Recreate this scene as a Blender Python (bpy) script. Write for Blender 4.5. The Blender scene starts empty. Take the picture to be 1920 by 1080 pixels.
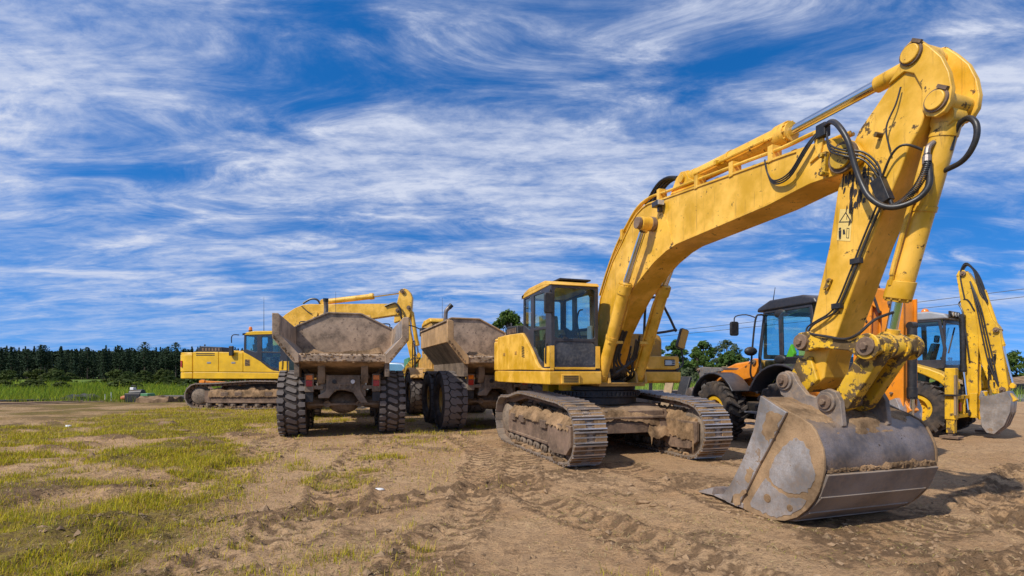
import bpy, bmesh, math, random
import numpy as np
from mathutils import Vector, Matrix
from mathutils.geometry import tessellate_polygon

SC = bpy.context.scene
COL = SC.collection
PI = math.pi
rnd = random.Random(7)

# ------------------------------------------------------------------ camera
cam_d = bpy.data.cameras.new('camera')
cam = bpy.data.objects.new('camera', cam_d)
COL.objects.link(cam)
cam.location = (0, 0, 1.65)
cam.rotation_euler = (PI / 2, 0, 0)
cam_d.sensor_width = 36
cam_d.lens = 18.0
cam_d.shift_y = 0.084
cam_d.clip_start = 0.1
cam_d.clip_end = 6000
SC.camera = cam

# ------------------------------------------------------------------ sun, sky, exposure
SUN_EL, SUN_AZ = math.radians(45), math.radians(229)      # azimuth clockwise from +Y
sdir = Vector((math.sin(SUN_AZ) * math.cos(SUN_EL), math.cos(SUN_AZ) * math.cos(SUN_EL), math.sin(SUN_EL)))
sun_d = bpy.data.lights.new('sun', 'SUN')
sun_d.energy = 4.6
sun_d.angle = math.radians(0.9)
sun_d.color = (1.0, 0.95, 0.86)
sun = bpy.data.objects.new('sun', sun_d)
COL.objects.link(sun)
sun.location = (-30, -20, 40)
sun.rotation_euler = (-sdir).to_track_quat('-Z', 'Y').to_euler()

SC.view_settings.view_transform = 'Standard'
SC.view_settings.look = 'None'
SC.view_settings.exposure = 0.0
SC.view_settings.gamma = 1.0
SC.view_settings.use_curve_mapping = False


class NT:
    """tiny node-graph builder"""
    def __init__(s, nt):
        s.nt = nt
        nt.nodes.clear()

    def n(s, typ, props=None, **inp):
        nd = s.nt.nodes.new(typ)
        for k, v in (props or {}).items():
            setattr(nd, k, v)
        for k, v in inp.items():
            key = int(k[1:]) if k[0] == '_' and k[1:].isdigit() else k.replace('_', ' ')
            s.set(nd.inputs[key], v)
        return nd

    def set(s, sock, v):
        if isinstance(v, bpy.types.NodeSocket):
            s.nt.links.new(v, sock)
        elif isinstance(v, bpy.types.Node):
            s.nt.links.new(v.outputs[0], sock)
        else:
            if sock.type == 'RGBA' and len(v) == 3:
                v = (*v, 1)
            sock.default_value = v

    def math(s, op, a, b=0.0, c=0.0, clamp=False):
        return s.n('ShaderNodeMath', dict(operation=op, use_clamp=clamp), _0=a, _1=b, _2=c).outputs[0]

    def ramp(s, v, a, b, to0=0.0, to1=1.0):
        return s.n('ShaderNodeMapRange', dict(interpolation_type='SMOOTHSTEP'), _0=v, _1=a, _2=b, _3=to0, _4=to1).outputs[0]

    def mix(s, f, a, b, bt='MIX'):
        nd = s.nt.nodes.new('ShaderNodeMix')
        nd.data_type = 'RGBA'
        nd.blend_type = bt
        s.set(nd.inputs[0], f)
        s.set(nd.inputs[6], a)
        s.set(nd.inputs[7], b)
        return nd.outputs[2]

    def noise(s, vec, scale, detail=4, rough=.55, dist=0.0, dim='3D'):
        nd = s.n('ShaderNodeTexNoise', dict(noise_dimensions=dim), Scale=scale, Detail=detail, Roughness=rough, Distortion=dist)
        if vec is not None:
            s.set(nd.inputs['Vector'], vec)
        return nd.outputs[0]

    def mapping(s, vec, scale=(1, 1, 1), rot=(0, 0, 0), loc=(0, 0, 0)):
        return s.n('ShaderNodeMapping', None, Vector=vec, Scale=scale, Rotation=rot, Location=loc).outputs[0]


world = bpy.data.worlds.new('World')
SC.world = world
world.use_nodes = True
g = NT(world.node_tree)
sky = g.n('ShaderNodeTexSky', dict(sky_type='NISHITA', sun_disc=False, sun_elevation=SUN_EL, sun_rotation=SUN_AZ,
                                   altitude=300, air_density=1.0, dust_density=0.3, ozone_density=3.0))
tc = g.n('ShaderNodeTexCoord').outputs['Generated']
sep = g.n('ShaderNodeSeparateXYZ', None, Vector=tc)
hi = g.n('ShaderNodeCombineXYZ', None, X=sep.outputs[0], Y=sep.outputs[1], Z=g.math('ADD', g.math('MULTIPLY', g.math('ABSOLUTE', sep.outputs[2]), 1.0), 0.24))
g.set(sky.inputs['Vector'], g.n('ShaderNodeVectorMath', dict(operation='NORMALIZE'), _0=hi.outputs[0]).outputs[0])
hsv = g.n('ShaderNodeHueSaturation', None, Hue=0.506, Saturation=1.38, Value=2.0, Color=sky.outputs[0])
zz = g.math('MAXIMUM', sep.outputs[2], 0.0)
inv = g.math('DIVIDE', 1.0, g.math('ADD', zz, 0.13))
uv = g.n('ShaderNodeVectorMath', dict(operation='MULTIPLY'), _0=tc, _1=g.n('ShaderNodeCombineXYZ', None, X=inv, Y=inv, Z=0.0).outputs[0]).outputs[0]
# cirrus: a broad veil, long wind-drawn streaks and a fine rippled (mackerel) layer
veil = g.noise(g.mapping(uv, (0.55, 0.9, 1), (0, 0, math.radians(-24)), (4.6, 3.3, 0)), 1.35, 5, .52, .6)
stre = g.noise(g.mapping(uv, (0.9, 2.0, 1), (0, 0, math.radians(-34)), (7.3, 2.2, 0)), 2.0, 11, .66, .8)
fib = g.noise(g.mapping(uv, (0.9, 3.6, 1), (0, 0, math.radians(-58)), (2.3, 8.2, 0)), 3.2, 10, .68, .5)
ripp = g.noise(g.mapping(uv, (2.0, 3.0, 1), (0, 0, math.radians(14)), (1.3, 5.2, 0)), 4.6, 9, .68, .3)
body = g.ramp(g.math('ADD', veil, g.math('MULTIPLY', g.math('SUBTRACT', stre, .5), .65)), .27, .64)
fine = g.math('ADD', g.math('MULTIPLY', stre, .36), g.math('ADD', g.math('MULTIPLY', fib, .30), g.math('MULTIPLY', ripp, .34)))
cov = g.math('MULTIPLY', body, g.ramp(fine, .33, .64, .20, 1.0))
cov = g.math('ADD', cov, g.math('MULTIPLY', g.ramp(stre, .53, .72), .30), clamp=True)
lowfade = g.ramp(sep.outputs[2], 0.0, 0.20, 0.30, .95)
cov = g.math('MULTIPLY', cov, lowfade)
skyc = g.mix(cov, hsv.outputs[0], (7.4, 8.0, 9.7))
bg = g.n('ShaderNodeBackground', None, Color=skyc, Strength=0.09)
g.n('ShaderNodeOutputWorld', None, Surface=bg.outputs[0])


# ------------------------------------------------------------------ materials
def coords(g, rand=False):
    v = g.n('ShaderNodeTexCoord').outputs['Object']
    if rand:
        r = g.n('ShaderNodeObjectInfo').outputs['Random']
        v = g.n('ShaderNodeVectorMath', dict(operation='ADD'), _0=v, _1=g.n('ShaderNodeCombineXYZ', None, X=g.math('MULTIPLY', r, 31), Y=g.math('MULTIPLY', r, 17), Z=g.math('MULTIPLY', r, 9)).outputs[0]).outputs[0]
    return v


def new_mat(name):
    m = bpy.data.materials.new(name)
    m.use_nodes = True
    return m, NT(m.node_tree)


def finish(g, col, rough, metal=0.0, bump=None, bstr=.3, bdist=.01, spec=.5, **kw):
    b = g.n('ShaderNodeBsdfPrincipled', None, Base_Color=col, Roughness=rough, Metallic=metal)
    b.inputs['Specular IOR Level'].default_value = spec
    if bump is not None:
        g.set(b.inputs['Normal'], g.n('ShaderNodeBump', None, Height=bump, Strength=bstr, Distance=bdist).outputs[0])
    for k, v in kw.items():
        g.set(b.inputs[k.replace('_', ' ')], v)
    g.n('ShaderNodeOutputMaterial', None, Surface=b.outputs[0])
    return b


DUST = (0.40, 0.27, 0.155)


def surf(name, base, rough=.5, metal=0.0, var=.12, dust=.25, dust_top=.5, dustcol=DUST, chips=0.0, chipcol=(.045, .028, .018),
         streak=0.0, grain=0.0, bstr=.12, spec=.5, rand=False, fade=0.0, edge=0.0, edgecol=(.10, .055, .03)):
    """worn surface: mottled base, wear chips, run-down stains, and dust that lies on faces turned upward"""
    m, g = new_mat(name)
    v = coords(g, rand)
    n1 = g.noise(v, 2.3, 5, .6)
    n2 = g.noise(v, 19, 4, .6)
    dark = tuple(c * (1 - var * 2.2) for c in base)
    lite = tuple(min(c * (1 + var) + fade * .06, .95) for c in base)
    col = g.mix(g.ramp(n1, .32, .68), dark, lite)
    if grain:
        col = g.mix(g.math('MULTIPLY', g.ramp(g.noise(v, 70, 3, .7), .4, .65), grain), col, tuple(c * .45 for c in base))
    if streak:
        sn = g.noise(g.mapping(v, (9, 9, .55)), 2.0, 5, .65)
        col = g.mix(g.math('MULTIPLY', g.ramp(sn, .56, .72), streak), col, (.11, .05, .018))
    if chips:
        cn = g.noise(v, 6.5, 8, .72)
        f = g.math('MULTIPLY', g.ramp(g.math('ADD', cn, g.math('MULTIPLY', n1, .25)), .80 - chips * .2, .83 - chips * .2), .92)
        col = g.mix(f, col, chipcol)
        rough = g.mix(f, (rough,) * 3, (.85,) * 3)
    if edge:
        bv = g.n('ShaderNodeBevel', dict(samples=3), Radius=.022)
        dt = g.n('ShaderNodeVectorMath', dict(operation='DOT_PRODUCT'), _0=bv.outputs[0], _1=g.n('ShaderNodeNewGeometry').outputs['Normal']).outputs['Value']
        ew = g.math('MULTIPLY', g.ramp(dt, .97, .80), g.ramp(g.noise(v, 9, 6, .75), .48, .60))
        col = g.mix(g.math('MULTIPLY', ew, edge), col, edgecol)
        # fine scratches in the paint
        sc = g.noise(g.mapping(v, (26, 26, 3), (.7, .4, .2)), 3.0, 3, .8)
        col = g.mix(g.math('MULTIPLY', g.ramp(sc, .66, .70), .35 * edge), col, tuple(c * .45 for c in base))
    nz = g.n('ShaderNodeSeparateXYZ', None, Vector=g.n('ShaderNodeNewGeometry').outputs['Normal']).outputs[2]
    dd = g.math('ADD', g.math('MULTIPLY', g.ramp(n2, .35, .75), dust), g.math('MULTIPLY', g.math('MULTIPLY', g.ramp(nz, .35, .95), g.ramp(n1, .3, .6, .5, 1)), dust_top), clamp=True)
    dd = g.math('MULTIPLY', dd, g.ramp(g.noise(v, 5, 6, .7), .25, .6, .3, 1.0))
    col = g.mix(dd, col, dustcol)
    finish(g, col, rough if not isinstance(rough, float) else rough, metal, g.math('ADD', n2, g.math('MULTIPLY', g.noise(v, 60, 3), .5)), bstr, .01, spec)
    return m


YEL = (0.77, 0.405, 0.008)
M = {}
M['yellow'] = surf('yellow_paint', YEL, .42, var=.10, dust=.10, dust_top=.32, chips=.10, streak=.14, fade=1, edge=0.7)
M['yellow_arm'] = surf('yellow_paint_arm', YEL, .42, var=.10, dust=.03, dust_top=.12, chips=.28, streak=.42, fade=1, edge=0.9)
M['yellow_worn'] = surf('yellow_paint_worn', (.72, .41, .012), .5, var=.14, dust=.18, dust_top=.35, chips=.95, streak=.6, edge=1.0)
M['yellow_old'] = surf('faded_yellow_paint', (.56, .30, .045), .6, var=.16, dust=.45, dust_top=.6, chips=.3, streak=.4, edge=0.9)
M['yellow_fresh'] = surf('fresh_yellow_paint', (.80, .46, .006), .38, var=.07, dust=.08, dust_top=.2, chips=.05, streak=.10, edge=0.4)
M['yellow_hoe'] = surf('backhoe_yellow_paint', (.75, .42, .010), .45, var=.1, dust=.14, dust_top=.25, chips=.5, streak=.55, edge=1.0)
M['orange'] = surf('orange_paint', (.78, .25, .012), .42, var=.10, dust=.07, dust_top=.2, chips=.16, streak=.25, edge=0.7)
M['steel'] = surf('bare_steel', (.25, .205, .185), .45, .45, var=.26, dust=.42, dust_top=.6, dustcol=(.36, .25, .16), chips=.2, streak=.35, grain=.5)
M['shoe'] = surf('track_shoe_steel', (.29, .24, .20), .5, .3, var=.2, dust=.65, dust_top=.45, dustcol=(.42, .30, .19), grain=.2, rand=True)
M['polished'] = surf('polished_steel', (.62, .58, .55), .36, .7, var=.15, dust=.18, dust_top=.1, grain=.2)
M['rusty'] = surf('rusty_steel', (.19, .12, .08), .8, .1, var=.25, dust=.35, dust_top=.5, grain=.4)
M['dark'] = surf('charcoal_paint', (.030, .031, .040), .4, var=.15, dust=.06, dust_top=.15)
M['black'] = surf('black_plastic', (.014, .014, .016), .5, var=.2, dust=.07, dust_top=.2)
M['hose'] = surf('hose_rubber', (.02, .019, .019), .42, var=.2, dust=.06, dust_top=.12)
M['tyre'] = surf('dusty_tyre_rubber', (.055, .049, .046), .75, var=.2, dust=.55, dust_top=.2, dustcol=(.24, .19, .15), bstr=.3)
M['tyre_mud'] = surf('muddy_tyre_rubber', (.030, .028, .028), .7, var=.2, dust=.40, dust_top=.25, dustcol=(.19, .14, .105), bstr=.3)
M['soil'] = surf('caked_soil', (.31, .19, .10), .95, var=.34, dust=.35, dust_top=.2, grain=.6, bstr=.9, spec=.1)
M['soil_clod'] = surf('soil_clod', (.24, .155, .09), .95, var=.3, dust=.5, dust_top=.3, grain=.3, bstr=.6, spec=.1)
M['soil_dark'] = surf('damp_soil', (.22, .14, .08), .95, var=.3, dust=.2, dust_top=.2, grain=.3, bstr=.9, spec=.1)
M['body_steel'] = surf('dusty_dump_body', (.41, .285, .185), .65, .1, var=.3, dust=.45, dust_top=.4, dustcol=(.50, .35, .225), chips=.28, chipcol=(.13, .085, .06), grain=.45)
M['body_paint'] = surf('dusty_tan_paint', (.46, .275, .12), .7, var=.16, dust=.4, dust_top=.5, dustcol=(.44, .29, .17), chips=.2, streak=.2)
M['axle'] = surf('dirty_axle', (.22, .165, .115), .75, .1, var=.3, dust=.5, dust_top=.5, dustcol=(.38, .27, .175), grain=.3)
M['grey'] = surf('grey_paint', (.30, .31, .33), .5, var=.1, dust=.15, dust_top=.3)
M['chrome'] = surf('chrome_rod', (.75, .75, .76), .13, 1.0, var=.05, dust=.05, dust_top=.05, bstr=0.0)
M['red'] = surf('red_lens', (.42, .02, .015), .25, var=.1, dust=.2, dust_top=.2)
M['amber'] = surf('amber_lens', (.80, .20, .012), .25, var=.08, dust=.12, dust_top=.1)
M['white'] = surf('white_paint', (.75, .75, .74), .5, var=.06, dust=.12, dust_top=.2)
M['lens'] = surf('clear_lens', (.62, .62, .60), .2, .3, var=.1, dust=.15, dust_top=.1)
M['tan'] = surf('tan_fabric', (.30, .20, .085), .9, var=.1, dust=.1, dust_top=.1, spec=.1)
M['seat'] = surf('dark_seat_fabric', (.03, .03, .034), .9, var=.1, dust=.1, dust_top=.1, spec=.1)
M['hiviz'] = surf('lime_cloth', (.45, .80, .02), .8, var=.08, dust=.05, dust_top=.05)
M['green'] = surf('green_paint', (.06, .24, .09), .5, var=.1, dust=.15, dust_top=.3)
M['timber'] = surf('weathered_timber', (.36, .25, .14), .85, var=.2, dust=.2, dust_top=.3, streak=.3, grain=.3)
M['decal'] = surf('pale_yellow_sticker', (.78, .55, .16), .5, var=.05, dust=.1, dust_top=.1)
M['ink'] = surf('black_print', (.02, .02, .02), .5, var=.1, dust=.05, dust_top=.0)
M['car'] = surf('silver_blue_paint', (.30, .38, .48), .35, .3, var=.05, dust=.15, dust_top=.2)
M['barrel'] = surf('orange_plastic', (.62, .17, .06), .5, var=.1, dust=.2, dust_top=.2)


def tyre_mat(name, R, depth, dark, top):
    m, g = new_mat(name)
    v = coords(g)
    s = g.n('ShaderNodeSeparateXYZ', None, Vector=v)
    rad = g.math('SQRT', g.math('ADD', g.math('MULTIPLY', s.outputs[1], s.outputs[1]), g.math('MULTIPLY', s.outputs[2], s.outputs[2])))
    n1 = g.noise(v, 4, 5, .65)
    n2 = g.noise(v, 30, 4, .7)
    col = g.mix(g.ramp(n2, .3, .7), dark, tuple(c * 1.9 for c in dark))
    col = g.mix(g.math('MULTIPLY', g.ramp(n1, .35, .7), .55), col, (.15, .105, .07))
    col = g.mix(g.math('MULTIPLY', g.ramp(rad, R - depth, R - depth * .25), g.ramp(g.math('ADD', n2, g.math('MULTIPLY', n1, .5)), .35, .95, .55, 1.0)), col, top)
    finish(g, col, .8, 0, n2, .35, .01, .3)
    return m


M['tyre'] = tyre_mat('dusty_tyre_rubber', .88, .035, (.022, .018, .016), (.165, .140, .125))
M['tyre_mud'] = tyre_mat('muddy_tyre_rubber', .74, .05, (.018, .016, .016), (.10, .082, .07))


def glass(name, tint, alpha, rough=.03):
    m, g = new_mat(name)
    v = coords(g)
    d = g.ramp(g.noise(v, 4, 6, .65), .4, .85, .005, .06)
    tr = g.n('ShaderNodeBsdfTransparent', None, Color=tint)
    gl = g.n('ShaderNodeBsdfGlossy', None, Color=(.9, .95, 1), Roughness=rough)
    df = g.n('ShaderNodeBsdfDiffuse', None, Color=(.34, .30, .25))
    fr = g.math('POWER', g.n('ShaderNodeLayerWeight', None, Blend=.5).outputs['Facing'], 4.0)
    a = g.n('ShaderNodeMixShader', None, Fac=g.math('ADD', g.math('MULTIPLY', fr, .7), alpha, clamp=True), _1=tr.outputs[0], _2=gl.outputs[0])
    b = g.n('ShaderNodeMixShader', None, Fac=d, _1=a.outputs[0], _2=df.outputs[0])
    g.n('ShaderNodeOutputMaterial', None, Surface=b.outputs[0])
    return m


M['glass'] = glass('cab_glass', (.70, .90, .93), .04)
M['glass_clear'] = glass('clear_cab_glass', (.82, .93, .94), .03)


# ------------------------------------------------------------------ mesh building
class MB:
    """collects faces in one local frame, then links them as ONE mesh object"""
    def __init__(s):
        s.v, s.f, s.m = [], [], []
        s.T = Matrix.Identity(4)

    def add(s, vs, fs, m=0):
        o = len(s.v)
        s.v += [tuple(s.T @ Vector(p)) for p in vs]
        s.f += [tuple(i + o for i in f) for f in fs]
        s.m += [m] * len(fs)
        return s

    def box(s, lo, hi, m=0, taper=None):
        (x0, y0, z0), (x1, y1, z1) = lo, hi
        vs = [(x0, y0, z0), (x1, y0, z0), (x1, y1, z0), (x0, y1, z0), (x0, y0, z1), (x1, y0, z1), (x1, y1, z1), (x0, y1, z1)]
        if taper:
            cx, cy = (x0 + x1) / 2, (y0 + y1) / 2
            vs = vs[:4] + [(cx + (x - cx) * taper, cy + (y - cy) * taper, z) for x, y, z in vs[4:]]
        return s.add(vs, [(0, 3, 2, 1), (4, 5, 6, 7), (0, 1, 5, 4), (1, 2, 6, 5), (2, 3, 7, 6), (3, 0, 4, 7)], m)

    def beam(s, p0, p1, w, h, m=0, up=(0, 0, 1)):
        p0, p1 = Vector(p0), Vector(p1)
        d = (p1 - p0).normalized()
        a = d.cross(Vector(up))
        if a.length < 1e-4:
            a = d.cross(Vector((0, 1, 0)))
        a.normalize()
        b = a.cross(d)
        vs = [p + a * (i * w / 2) + b * (j * h / 2) for p in (p0, p1) for i, j in ((-1, -1), (1, -1), (1, 1), (-1, 1))]
        return s.add(vs, [(0, 1, 2, 3), (7, 6, 5, 4), (0, 4, 5, 1), (1, 5, 6, 2), (2, 6, 7, 3), (3, 7, 4, 0)], m)

    def prism(s, poly, a, b, axis='x', holes=(), m=0):
        """polygon (with holes) extruded along an axis: x -> (y,z), y -> (x,z), z -> (x,y)"""
        def P(p, t):
            u, v = p
            return (t, u, v) if axis == 'x' else (u, t, v) if axis == 'y' else (u, v, t)
        loops = [list(poly)] + [list(h) for h in holes]
        def area(l):
            return sum(l[i][0] * l[(i + 1) % len(l)][1] - l[(i + 1) % len(l)][0] * l[i][1] for i in range(len(l)))
        loops[0] = loops[0] if area(loops[0]) > 0 else loops[0][::-1]
        loops[1:] = [h if area(h) < 0 else h[::-1] for h in loops[1:]]
        flat = [p for l in loops for p in l]
        n = len(flat)
        vs = [P(p, a) for p in flat] + [P(p, b) for p in flat]
        fs = []
        if len(loops) == 1:
            fs += [tuple(range(n)), tuple(range(2 * n - 1, n - 1, -1))]
        else:
            tr = tessellate_polygon([[Vector((p[0], p[1], 0)) for p in l] for l in loops])
            fs += [tuple(t) for t in tr] + [tuple(i + n for i in t[::-1]) for t in tr]
        o = 0
        for l in loops:
            k = len(l)
            for i in range(k):
                j = (i + 1) % k
                fs.append((o + i, o + i + n, o + j + n, o + j))
            o += k
        return s.add(vs, fs, m)

    def cyl(s, p0, p1, r0, r1=None, n=16, m=0, caps=True):
        p0, p1 = Vector(p0), Vector(p1)
        r1 = r0 if r1 is None else r1
        d = (p1 - p0).normalized()
        a = d.orthogonal().normalized()
        b = d.cross(a)
        vs = []
        for p, r in ((p0, r0), (p1, r1)):
            vs += [p + (a * math.cos(2 * PI * i / n) + b * math.sin(2 * PI * i / n)) * r for i in range(n)]
        fs = [(i, (i + 1) % n, n + (i + 1) % n, n + i) for i in range(n)]
        if caps:
            fs += [tuple(range(n))[::-1], tuple(range(n, 2 * n))]
        return s.add(vs, fs, m)

    def ring(s, p0, p1, ro, ri, n=20, m=0):
        p0, p1 = Vector(p0), Vector(p1)
        d = (p1 - p0).normalized()
        a = d.orthogonal().normalized()
        b = d.cross(a)
        vs = []
        for p, r in ((p0, ro), (p1, ro), (p1, ri), (p0, ri)):
            vs += [p + (a * math.cos(2 * PI * i / n) + b * math.sin(2 * PI * i / n)) * r for i in range(n)]
        fs = [(k * n + i, k * n + (i + 1) % n, ((k + 1) % 4) * n + (i + 1) % n, ((k + 1) % 4) * n + i) for k in range(4) for i in range(n)]
        return s.add(vs, fs, m)

    def tube(s, pts, r, n=8, m=0, sub=0):
        pts = [Vector(p) for p in pts]
        if sub:
            q = []
            for i in range(len(pts) - 1):
                p0, p1, p2, p3 = pts[max(i - 1, 0)], pts[i], pts[i + 1], pts[min(i + 2, len(pts) - 1)]
                for k in range(sub):
                    t = k / sub
                    q.append(.5 * ((2 * p1) + (p2 - p0) * t + (2 * p0 - 5 * p1 + 4 * p2 - p3) * t * t + (3 * p1 - p0 - 3 * p2 + p3) * t ** 3))
            pts = q + [pts[-1]]
        vs = []
        a = None
        for i, p in enumerate(pts):
            d = (pts[min(i + 1, len(pts) - 1)] - pts[max(i - 1, 0)]).normalized()
            a = d.orthogonal().normalized() if a is None else (a - d * a.dot(d)).normalized()
            b = d.cross(a)
            vs += [p + (a * math.cos(2 * PI * k / n) + b * math.sin(2 * PI * k / n)) * r for k in range(n)]
        fs = [(i * n + k, i * n + (k + 1) % n, (i + 1) * n + (k + 1) % n, (i + 1) * n + k) for i in range(len(pts) - 1) for k in range(n)]
        fs += [tuple(range(n))[::-1], tuple(range(len(vs) - n, len(vs)))]
        return s.add(vs, fs, m)

    def lathe(s, prof, c, n=32, m=0, axis='x', close=True):
        """profile of (offset along axis, radius); a closed profile gives a solid ring"""
        vs = []
        c = Vector(c)
        for k in range(n):
            A = 2 * PI * k / n
            for o, r in prof:
                p = (o, r * math.cos(A), r * math.sin(A)) if axis == 'x' else (r * math.cos(A), r * math.sin(A), o)
                vs.append(c + Vector(p))
        q = len(prof)
        fs = [(k * q + i, k * q + (i + 1) % q, ((k + 1) % n) * q + (i + 1) % q, ((k + 1) % n) * q + i) for k in range(n) for i in range(q if close else q - 1)]
        return s.add(vs, fs, m)

    def sphere(s, c, r, n=12, m=0, sq=(1, 1, 1)):
        vs = [(c[0], c[1], c[2] + r * sq[2])]
        h = n // 2
        for i in range(1, h):
            for k in range(n):
                t, p = PI * i / h, 2 * PI * k / n
                vs.append((c[0] + r * sq[0] * math.sin(t) * math.cos(p), c[1] + r * sq[1] * math.sin(t) * math.sin(p), c[2] + r * sq[2] * math.cos(t)))
        vs.append((c[0], c[1], c[2] - r * sq[2]))
        L = len(vs) - 1
        fs = [(0, 1 + k, 1 + (k + 1) % n) for k in range(n)]
        for i in range(h - 2):
            fs += [(1 + i * n + k, 1 + (i + 1) * n + k, 1 + (i + 1) * n + (k + 1) % n, 1 + i * n + (k + 1) % n) for k in range(n)]
        fs += [(L, L - n + (k + 1) % n, L - n + k) for k in range(n)]
        return s.add(vs, fs, m)

    def mesh(s, name, mats, smooth=35):
        me = bpy.data.meshes.new(name)
        me.from_pydata(s.v, [], s.f)
        for x in (mats if isinstance(mats, (list, tuple)) else [mats]):
            me.materials.append(M[x] if isinstance(x, str) else x)
        me.polygons.foreach_set('material_index', s.m)
        bm = bmesh.new()
        bm.from_mesh(me)
        bmesh.ops.recalc_face_normals(bm, faces=bm.faces)
        bm.to_mesh(me)
        bm.free()
        if smooth:
            me.polygons.foreach_set('use_smooth', [True] * len(me.polygons))
            me.set_sharp_from_angle(angle=math.radians(smooth))
        me.update()
        return me

    def build(s, name, mats, parent=None, bevel=0.0, smooth=35, seg=2):
        o = bpy.data.objects.new(name, s.mesh(name, mats, smooth))
        COL.objects.link(o)
        if parent:
            o.parent = parent
        if bevel:
            b = o.modifiers.new('edge_wear', 'BEVEL')
            b.width = bevel
            b.segments = seg
            b.limit_method = 'ANGLE'
            b.angle_limit = math.radians(40)
            b.harden_normals = True
        return o


def tag(o, label=None, cat=None, group=None, kind=None):
    for k, v in (('label', label), ('category', cat), ('group', group), ('kind', kind)):
        if v:
            o[k] = v
    return o


def thing(name, label, cat, loc=(0, 0, 0), rz=0.0, group=None):
    o = bpy.data.objects.new(name, None)
    o.empty_display_size = .3
    COL.objects.link(o)
    o.location = loc
    o.rotation_euler = (0, 0, math.radians(rz))
    return tag(o, label, cat, group)


def copy_tree(o, parent=None):
    kids = list(o.children)
    c = o.copy()
    COL.objects.link(c)
    if parent:
        c.parent = parent
    for k in kids:
        copy_tree(k, c)
    return c


def obj(name, me, parent=None, mat=None):
    o = bpy.data.objects.new(name, me)
    COL.objects.link(o)
    if parent:
        o.parent = parent
    if mat is not None:
        o.matrix_local = mat
    return o


def lump(pts_r, seed, amp=.25, n=14):
    """uneven heap of soil: several bumpy squashed balls in one mesh"""
    mb = MB()
    r_ = random.Random(seed)
    for (c, r, sq) in pts_r:
        q = MB()
        q.sphere((0, 0, 0), 1, n)
        vs = []
        ph = [r_.uniform(0, 6) for _ in range(6)]
        for x, y, z in q.v:
            k = 1 + amp * (.5 * math.sin(3.1 * x + ph[0]) * math.cos(2.7 * y + ph[1]) + .35 * math.sin(6 * y + ph[2] + 4 * z) + .3 * math.sin(9 * x + ph[3]) * math.cos(8 * z + ph[4])) + r_.uniform(-.5, .5) * amp * .35
            vs.append((c[0] + x * r * sq[0] * k, c[1] + y * r * sq[1] * k, c[2] + z * r * sq[2] * k))
        mb.add(vs, q.f)
    return mb


def vnoise(x, y, seed):
    """smooth value noise on arrays"""
    xi, yi = np.floor(x).astype(np.int64), np.floor(y).astype(np.int64)
    fx, fy = x - xi, y - yi
    fx, fy = fx * fx * (3 - 2 * fx), fy * fy * (3 - 2 * fy)
    def h(a, b):
        k = (a * 374761393 + b * 668265263 + seed * 974634777) & 0xffffffff
        k = ((k ^ (k >> 13)) * 1274126177) & 0xffffffff
        return ((k ^ (k >> 16)) & 0xffff) / 65535.0
    return (h(xi, yi) * (1 - fx) + h(xi + 1, yi) * fx) * (1 - fy) + (h(xi, yi + 1) * (1 - fx) + h(xi + 1, yi + 1) * fx) * fy


def fbm(x, y, seed, octv=4, gain=.5):
    s, a, t = 0, 1, 0
    for i in range(octv):
        s = s + a * vnoise(x * 2 ** i + 13.7 * i, y * 2 ** i - 7.1 * i, seed + i)
        t += a
        a *= gain
    return s / t


def mound(x0, x1, y0, y1, fn, step, skirt=.15):
    """heightfield patch of soil: fn gives the top, the rim is turned down"""
    nx, ny = max(3, int((x1 - x0) / step) + 1), max(3, int((y1 - y0) / step) + 1)
    X, Y = np.meshgrid(np.linspace(x0, x1, nx), np.linspace(y0, y1, ny), indexing='ij')
    Z = fn(X, Y)
    Z[0, :] -= skirt
    Z[-1, :] -= skirt
    Z[:, 0] -= skirt
    Z[:, -1] -= skirt
    mb = MB()
    mb.add(np.stack([X, Y, Z], -1).reshape(-1, 3).tolist(), [(i * ny + j, (i + 1) * ny + j, (i + 1) * ny + j + 1, i * ny + j + 1) for i in range(nx - 1) for j in range(ny - 1)])
    return mb


# ================================================================== ground
def poly_dist(X, Y, pts):
    """distance to a path, signed side offset and running length"""
    D = np.full(X.shape, 1e9)
    S = np.zeros(X.shape)
    O = np.zeros(X.shape)
    run = 0.0
    for (x0, y0), (x1, y1) in zip(pts[:-1], pts[1:]):
        dx, dy = x1 - x0, y1 - y0
        L = math.hypot(dx, dy)
        t = np.clip(((X - x0) * dx + (Y - y0) * dy) / L ** 2, 0, 1)
        d = np.hypot(X - x0 - t * dx, Y - y0 - t * dy)
        o = ((X - x0) * dy - (Y - y0) * dx) / L
        k = d < D
        D = np.where(k, d, D)
        S = np.where(k, run + t * L, S)
        O = np.where(k, o, O)
        run += L
    return D, S, O


def sstep(a, b, x):
    t = np.clip((x - a) / (b - a), 0, 1)
    return t * t * (3 - 2 * t)


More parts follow.
